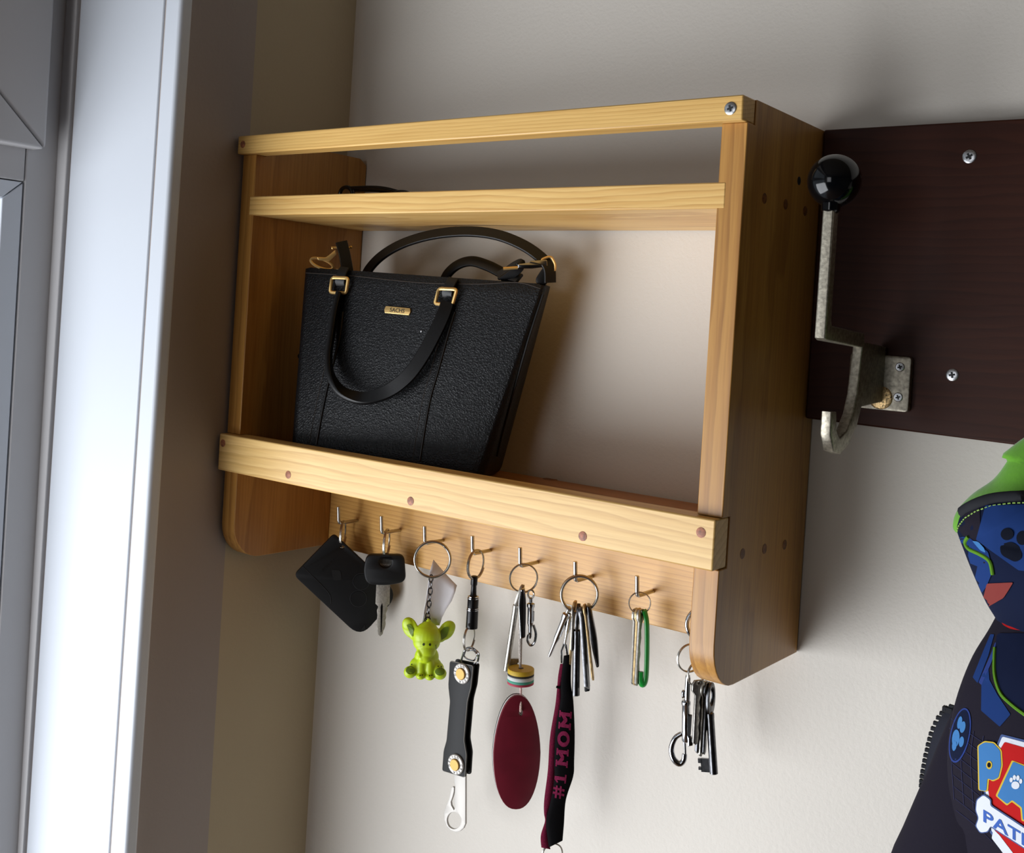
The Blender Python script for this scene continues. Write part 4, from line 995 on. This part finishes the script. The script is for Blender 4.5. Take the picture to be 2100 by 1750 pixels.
# hood: printed outside and lime lining rising to the hook
hood = [lev(1953, 1088, -.150, -.050), lev(1957, 1105, -.153, -.047), lev(1972, 1145, -.155, -.044), lev(1990, 1188, -.152, -.044), lev(2012, 1235, -.140, -.046), lev(2034, 1270, -.126, -.048), lev(2046, 1292, -.118, -.052)]
rows = interp(hood, 5)
top = [lev(1956, 1074, -.149, -.058), lev(1963, 1058, -.147, -.066), lev(1982, 1040, -.143, -.076), lev(2010, 1026, -.138, -.088), lev(2060, 1015, -.132, -.100)]
hq = loft(interp(top[::-1]+hood, 4), 56, 2.3)
ho = hq.build('hood', M['p_mid'], jk, 180)
lin_rows = [(.268, JX-.012, JX+.012, -.062, -.040)]+[lev(2086, 905, -.078, -.036), lev(2060, 947, -.086, -.034), lev(2030, 985, -.094, -.033), lev(1988, 1014, -.102, -.032), lev(1958, 1044, -.108, -.032), lev(1947, 1070, -.110, -.034), lev(1952, 1092, -.100, -.042), lev(1990, 1108, -.090, -.050)]
# the lining is the higher back part of the open hood
lq = loft(interp(lin_rows, 4), 56, 2.2)
lo = lq.build('hood_lining', M['lime'], jk, 180)
HB = BVHTree.FromPolygons([V(p) for p in hq.v], hq.f); JB = bvh(jb)
def on(B, pts, off, n=6):
    out = []
    for p in smooth_path([V((*c, 0)) for c in pts], n):
        h_, _n = cast(B, p.x, p.y, off)
        if h_ is not None: out.append(h_)
    return out
hem = [(1957, 1090), (1961, 1070), (1974, 1053), (1998, 1038), (2030, 1027), (2070, 1022), (2110, 1021)]
p = on(HB, hem, .0006)
MB().tube(p, .0036, 10, flat=.7).build('hood_hem', M['trimblack'], jk)
for i in range(len(hem)-1):
    for t in (.05, .3, .55, .8):
        a = V(hem[i]).lerp(V(hem[i+1]), t); b = V(hem[i]).lerp(V(hem[i+1]), t+.15)
        a1, n1 = cast(HB, a.x+5, a.y+11, .0004); b1, n1 = cast(HB, b.x+5, b.y+11, .0004)
        if a1 and b1: MB().tube([a1, b1], .0004, 5).build('hem_stitch', M['thread'], jk)
def dh(lp, mat, nm, r=4, off=.0004): decal(HB, [rnd([V(c) for c in lp], r)], mat, ho, nm, off, 3)
def dj(lp, mat, nm, r=3, off=.0004): decal(JB, [rnd([V(c) for c in lp], r)], mat, jb, nm, off, 3)
dh([(1966, 1060), (2010, 1042), (2012, 1110), (2040, 1170), (2030, 1190), (1992, 1130), (1962, 1095)], 'fabric', 'print_patch')
dh([(2022, 1038), (2110, 1036), (2110, 1172), (2090, 1170), (2003, 1108)], 'p_blue', 'print_patch', 3, .0006)
dh([(1964, 1106), (1976, 1101), (1990, 1104), (2028, 1132), (2038, 1170), (2026, 1200), (2008, 1228), (1992, 1190), (1975, 1145)], 'p_blue', 'print_patch', 4, .0007)
dh([(1996, 1110), (2008, 1112), (2020, 1124), (2024, 1134), (2014, 1130)], 'p_light', 'print_patch', 3, .0009)
p = on(HB, [(1988, 1102), (1982, 1113), (1990, 1126), (2014, 1138), (2032, 1152), (2038, 1178)], .0008, 5); MB().tube(p, .0011, 8).build('print_stripe', M['p_green'], ho)
dh([(2026, 1196), (2080, 1194), (2060, 1225), (2026, 1245), (2016, 1236)], 'p_coral', 'print_patch', 4, .0008)
def paw(B, parent, c, s, mat, off, rot=0, sx=1.0):
    cr, sr = math.cos(rot), math.sin(rot)
    def tr(x, y): return V((c[0]+(x*cr-y*sr)*s*sx, c[1]+(x*sr+y*cr)*s))
    def e(x, y, a, b): return [tr(x+a*math.cos(t), y+b*math.sin(t)) for t in [2*math.pi*i/18 for i in range(18)]]
    for lp in (e(0, .35, .62, .45), e(0, .62, .40, .30)) if False else (e(0, .4, .62, .52),): decal(B, [lp], mat, parent, 'paw_pad', off, 1)
    for x, y, a, b in ((-.72, -.25, .24, .34), (-.26, -.62, .25, .36), (.28, -.62, .25, .36), (.74, -.22, .24, .34)): decal(B, [e(x, y, a, b)], mat, parent, 'paw_toe', off, 1)
for lp in (ellipse(2067, 1096, 13, 12, 18), ellipse(2098, 1104, 12, 14, 18)): decal(HB, [lp], 'p_dark', ho, 'paw_toe', .0009, 1)
decal(HB, [rnd([V((2052, 1118)), V((2075, 1110)), V((2094, 1122)), V((2098, 1146)), V((2084, 1154)), V((2054, 1138))], 10)], 'p_dark', ho, 'paw_pad', .0009, 2)
# body prints
dj([(1996, 1390), (2020, 1330), (2032, 1302), (2040, 1302), (2028, 1345), (2006, 1402)], 'p_blue', 'print_stripe', 2)
dj([(2008, 1400), (2034, 1340), (2042, 1318), (2046, 1320), (2034, 1360), (2014, 1406)], 'p_ring', 'print_stripe', 2)
dj([(2014, 1384), (2028, 1370), (2030, 1395), (2046, 1425), (2073, 1466), (2051, 1491), (2013, 1458)], 'p_blue', 'print_patch', 2)
dj([(2046, 1300), (2110, 1300), (2110, 1480), (2072, 1440), (2050, 1410), (2040, 1350)], 'p_mid', 'print_patch', 8, .0006)
p = on(JB, [(2042, 1330), (2041, 1380), (2052, 1420), (2075, 1445), (2108, 1470)], .0008, 5); MB().tube(p, .0010, 6).build('print_stripe', M['p_green'], jb)
dj([(2054, 1262), (2110, 1270), (2110, 1296), (2075, 1292), (2056, 1282)], 'p_red', 'print_patch', 8, .0007)
for i in range(9):                                       # faint grid lines in the cloth print
    p = on(JB, [(1946+i*2, 1500+i*24-30), (1990+i*2, 1535+i*24-30), (2036, 1565+i*24-30)], .00035, 5)
    if len(p) > 3: MB().tube(p, .00022, 4).build('print_grid_line', M['p_grid'], jb)
for i in range(5):
    p = on(JB, [(1958+i*20, 1480+i*10), (1952+i*20, 1540+i*10), (1958+i*20, 1640+i*10)], .00035, 5)
    if len(p) > 3: MB().tube(p, .00022, 4).build('print_grid_line', M['p_grid'], jb)
R_ = .20
decal(JB, [ellipse(1970, 1509, 20, 57, 40, R_)], 'p_ring', jb, 'paw_badge', .0005, 2)
decal(JB, [ellipse(1970, 1509, 17, 53, 40, R_)], 'p_mid', jb, 'paw_badge', .0007, 2)
for lp in (ellipse(1963, 1515, 7.5, 18, 18, .1), ellipse(1960, 1530, 4.5, 11, 14, .1), ellipse(1971, 1483, 4.5, 13, 16, .2), ellipse(1977, 1492, 5.5, 12, 16, .2), ellipse(1974.5, 1522, 5, 11, 16, .15)): decal(JB, [lp], 'p_light', jb, 'paw_mark', .0009, 1)
# shield emblem with lettering
dj([(2054, 1506), (2110, 1520), (2110, 1760), (2068, 1760), (2030, 1705), (2016, 1600), (2040, 1540)], 'p_slate', 'emblem_shield', 4, .0005)
dj([(2057, 1511), (2110, 1525), (2110, 1758), (2072, 1758), (2034, 1702), (2020, 1602), (2045, 1540)], 'p_white', 'emblem_shield', 4, .0007)
dj([(2062, 1522), (2110, 1536), (2110, 1755), (2080, 1755), (2044, 1710), (2026, 1606), (2048, 1545)], 'p_red', 'emblem_shield', 3, .0009)
dj([(2040, 1700), (2052, 1712), (2090, 1762), (2070, 1762), (2036, 1718)], 'p_white', 'emblem_shield', 3, .0011)
# letters P and A
Pl = [(2010, 1530), (2022, 1523), (2040, 1525), (2054, 1540), (2056, 1570), (2050, 1595), (2038, 1600), (2028, 1596), (2026, 1622), (2012, 1620)]
def grow(lp, g):
    c = sum((V(p) for p in lp), V((0, 0)))/len(lp); out = []
    N_ = len(lp)
    for i in range(N_):
        a, b, d = V(lp[i-1]), V(lp[i]), V(lp[(i+1) % N_]); t = (d-a).normalized(); n_ = V((t.y, -t.x)); out.append(b+n_*g)
    return out
decal(JB, [rnd(grow(Pl, 3), 4)], 'p_yellow', jb, 'emblem_letter', .0011, 2)
decal(JB, [rnd([V(c) for c in Pl], 4)], 'p_light', jb, 'emblem_letter', .0013, 2)
decal(JB, [ellipse(2032, 1569, 6, 8.5, 14)], 'p_yellow', jb, 'emblem_letter', .0015, 1); decal(JB, [ellipse(2032, 1569, 3.2, 5, 12)], 'p_dark', jb, 'emblem_letter', .0017, 1)
Al = [(2080, 1562), (2104, 1572), (2125, 1690), (2100, 1680), (2098, 1655), (2078, 1640), (2068, 1648), (2048, 1632)]
decal(JB, [rnd(grow(Al, 4), 3)], 'p_yellow', jb, 'emblem_letter', .0011, 2)
decal(JB, [rnd([V(c) for c in Al], 3)], 'p_light', jb, 'emblem_letter', .0013, 2)
paw(JB, jb, (2086, 1604), 15, 'p_white', .0016, .1, .9)
# bone with lettering
bone = [(2010, 1640), (2022, 1631), (2034, 1640), (2034, 1652), (2110, 1702), (2125, 1712), (2125, 1745), (2110, 1738), (2036, 1690), (2030, 1702), (2016, 1704), (2008, 1692), (2014, 1676), (2008, 1660)]
decal(JB, [rnd(grow(bone, 4), 5)], 'p_slate', jb, 'emblem_bone', .0018, 2)
decal(JB, [rnd(grow(bone, 1.5), 5)], 'p_white', jb, 'emblem_bone', .0020, 2)
vs, fs = text2d('PATROL', 1.0, 0, .02); xs = [v.x for v in vs]; x0, x1 = min(xs), max(xs)
pv = []
for v in vs:
    t = (v.x-x0)/(x1-x0); pv.append(V((2022+t*158, 1672+t*84+t*10-v.y*34, 0)))
decal(JB, None, 'p_letter', jb, 'emblem_lettering', .0022, 1, verts=(pv, fs))
# zip edge of the open front, seen beside the sleeve
zpx = [(1949, 1449), (1940, 1455), (1930, 1463), (1923, 1472), (1917, 1483), (1912, 1494), (1908, 1505), (1905, 1516), (1902, 1527), (1900, 1538), (1897, 1549), (1895, 1560), (1893, 1571), (1891, 1582), (1889.5, 1592), (1888.5, 1602), (1888, 1611)]
yz = -.034
pts = [at(u+7, v+2, y=yz) for u, v in zpx]
F = Fr(at(1910, 1540, y=yz), 0); mm = .7/FPX
q = MB(); vs = []
for u, v in zpx: vs += [at(u+7, v+1, y=yz), at(u+38, v+20, y=yz-.004), at(u+75, v+30, y=yz-.010)]
q.add(vs, [[i*3+j, i*3+j+1, (i+1)*3+j+1, (i+1)*3+j] for i in range(len(zpx)-1) for j in range(2)])
o = q.build('zip_tape', M['tape'], jk, 180); s_ = o.modifiers.new('s', 'SOLIDIFY'); s_.thickness = .0012
for i, (u, v) in enumerate(zpx):
    a = at(u, v, y=yz); b = pts[i]; ax = (b-a).normalized(); t = ((pts[min(i+1, len(pts)-1)]-pts[max(i-1, 0)])).normalized()
    t = (t-ax*t.dot(ax)).normalized(); s_ = 1.6 if i == 1 else 1
    q = MB(); q.obox((a+b)/2, ax*.0019*s_, t*.0011*s_, V((0, .0013*s_, 0))); q.ell(a, ax*.0010*s_, t*.0016*s_, V((0, .0014*s_, 0)), 8, 6)
    q.build('zip_tooth', M['trimblack'], jk, 40)
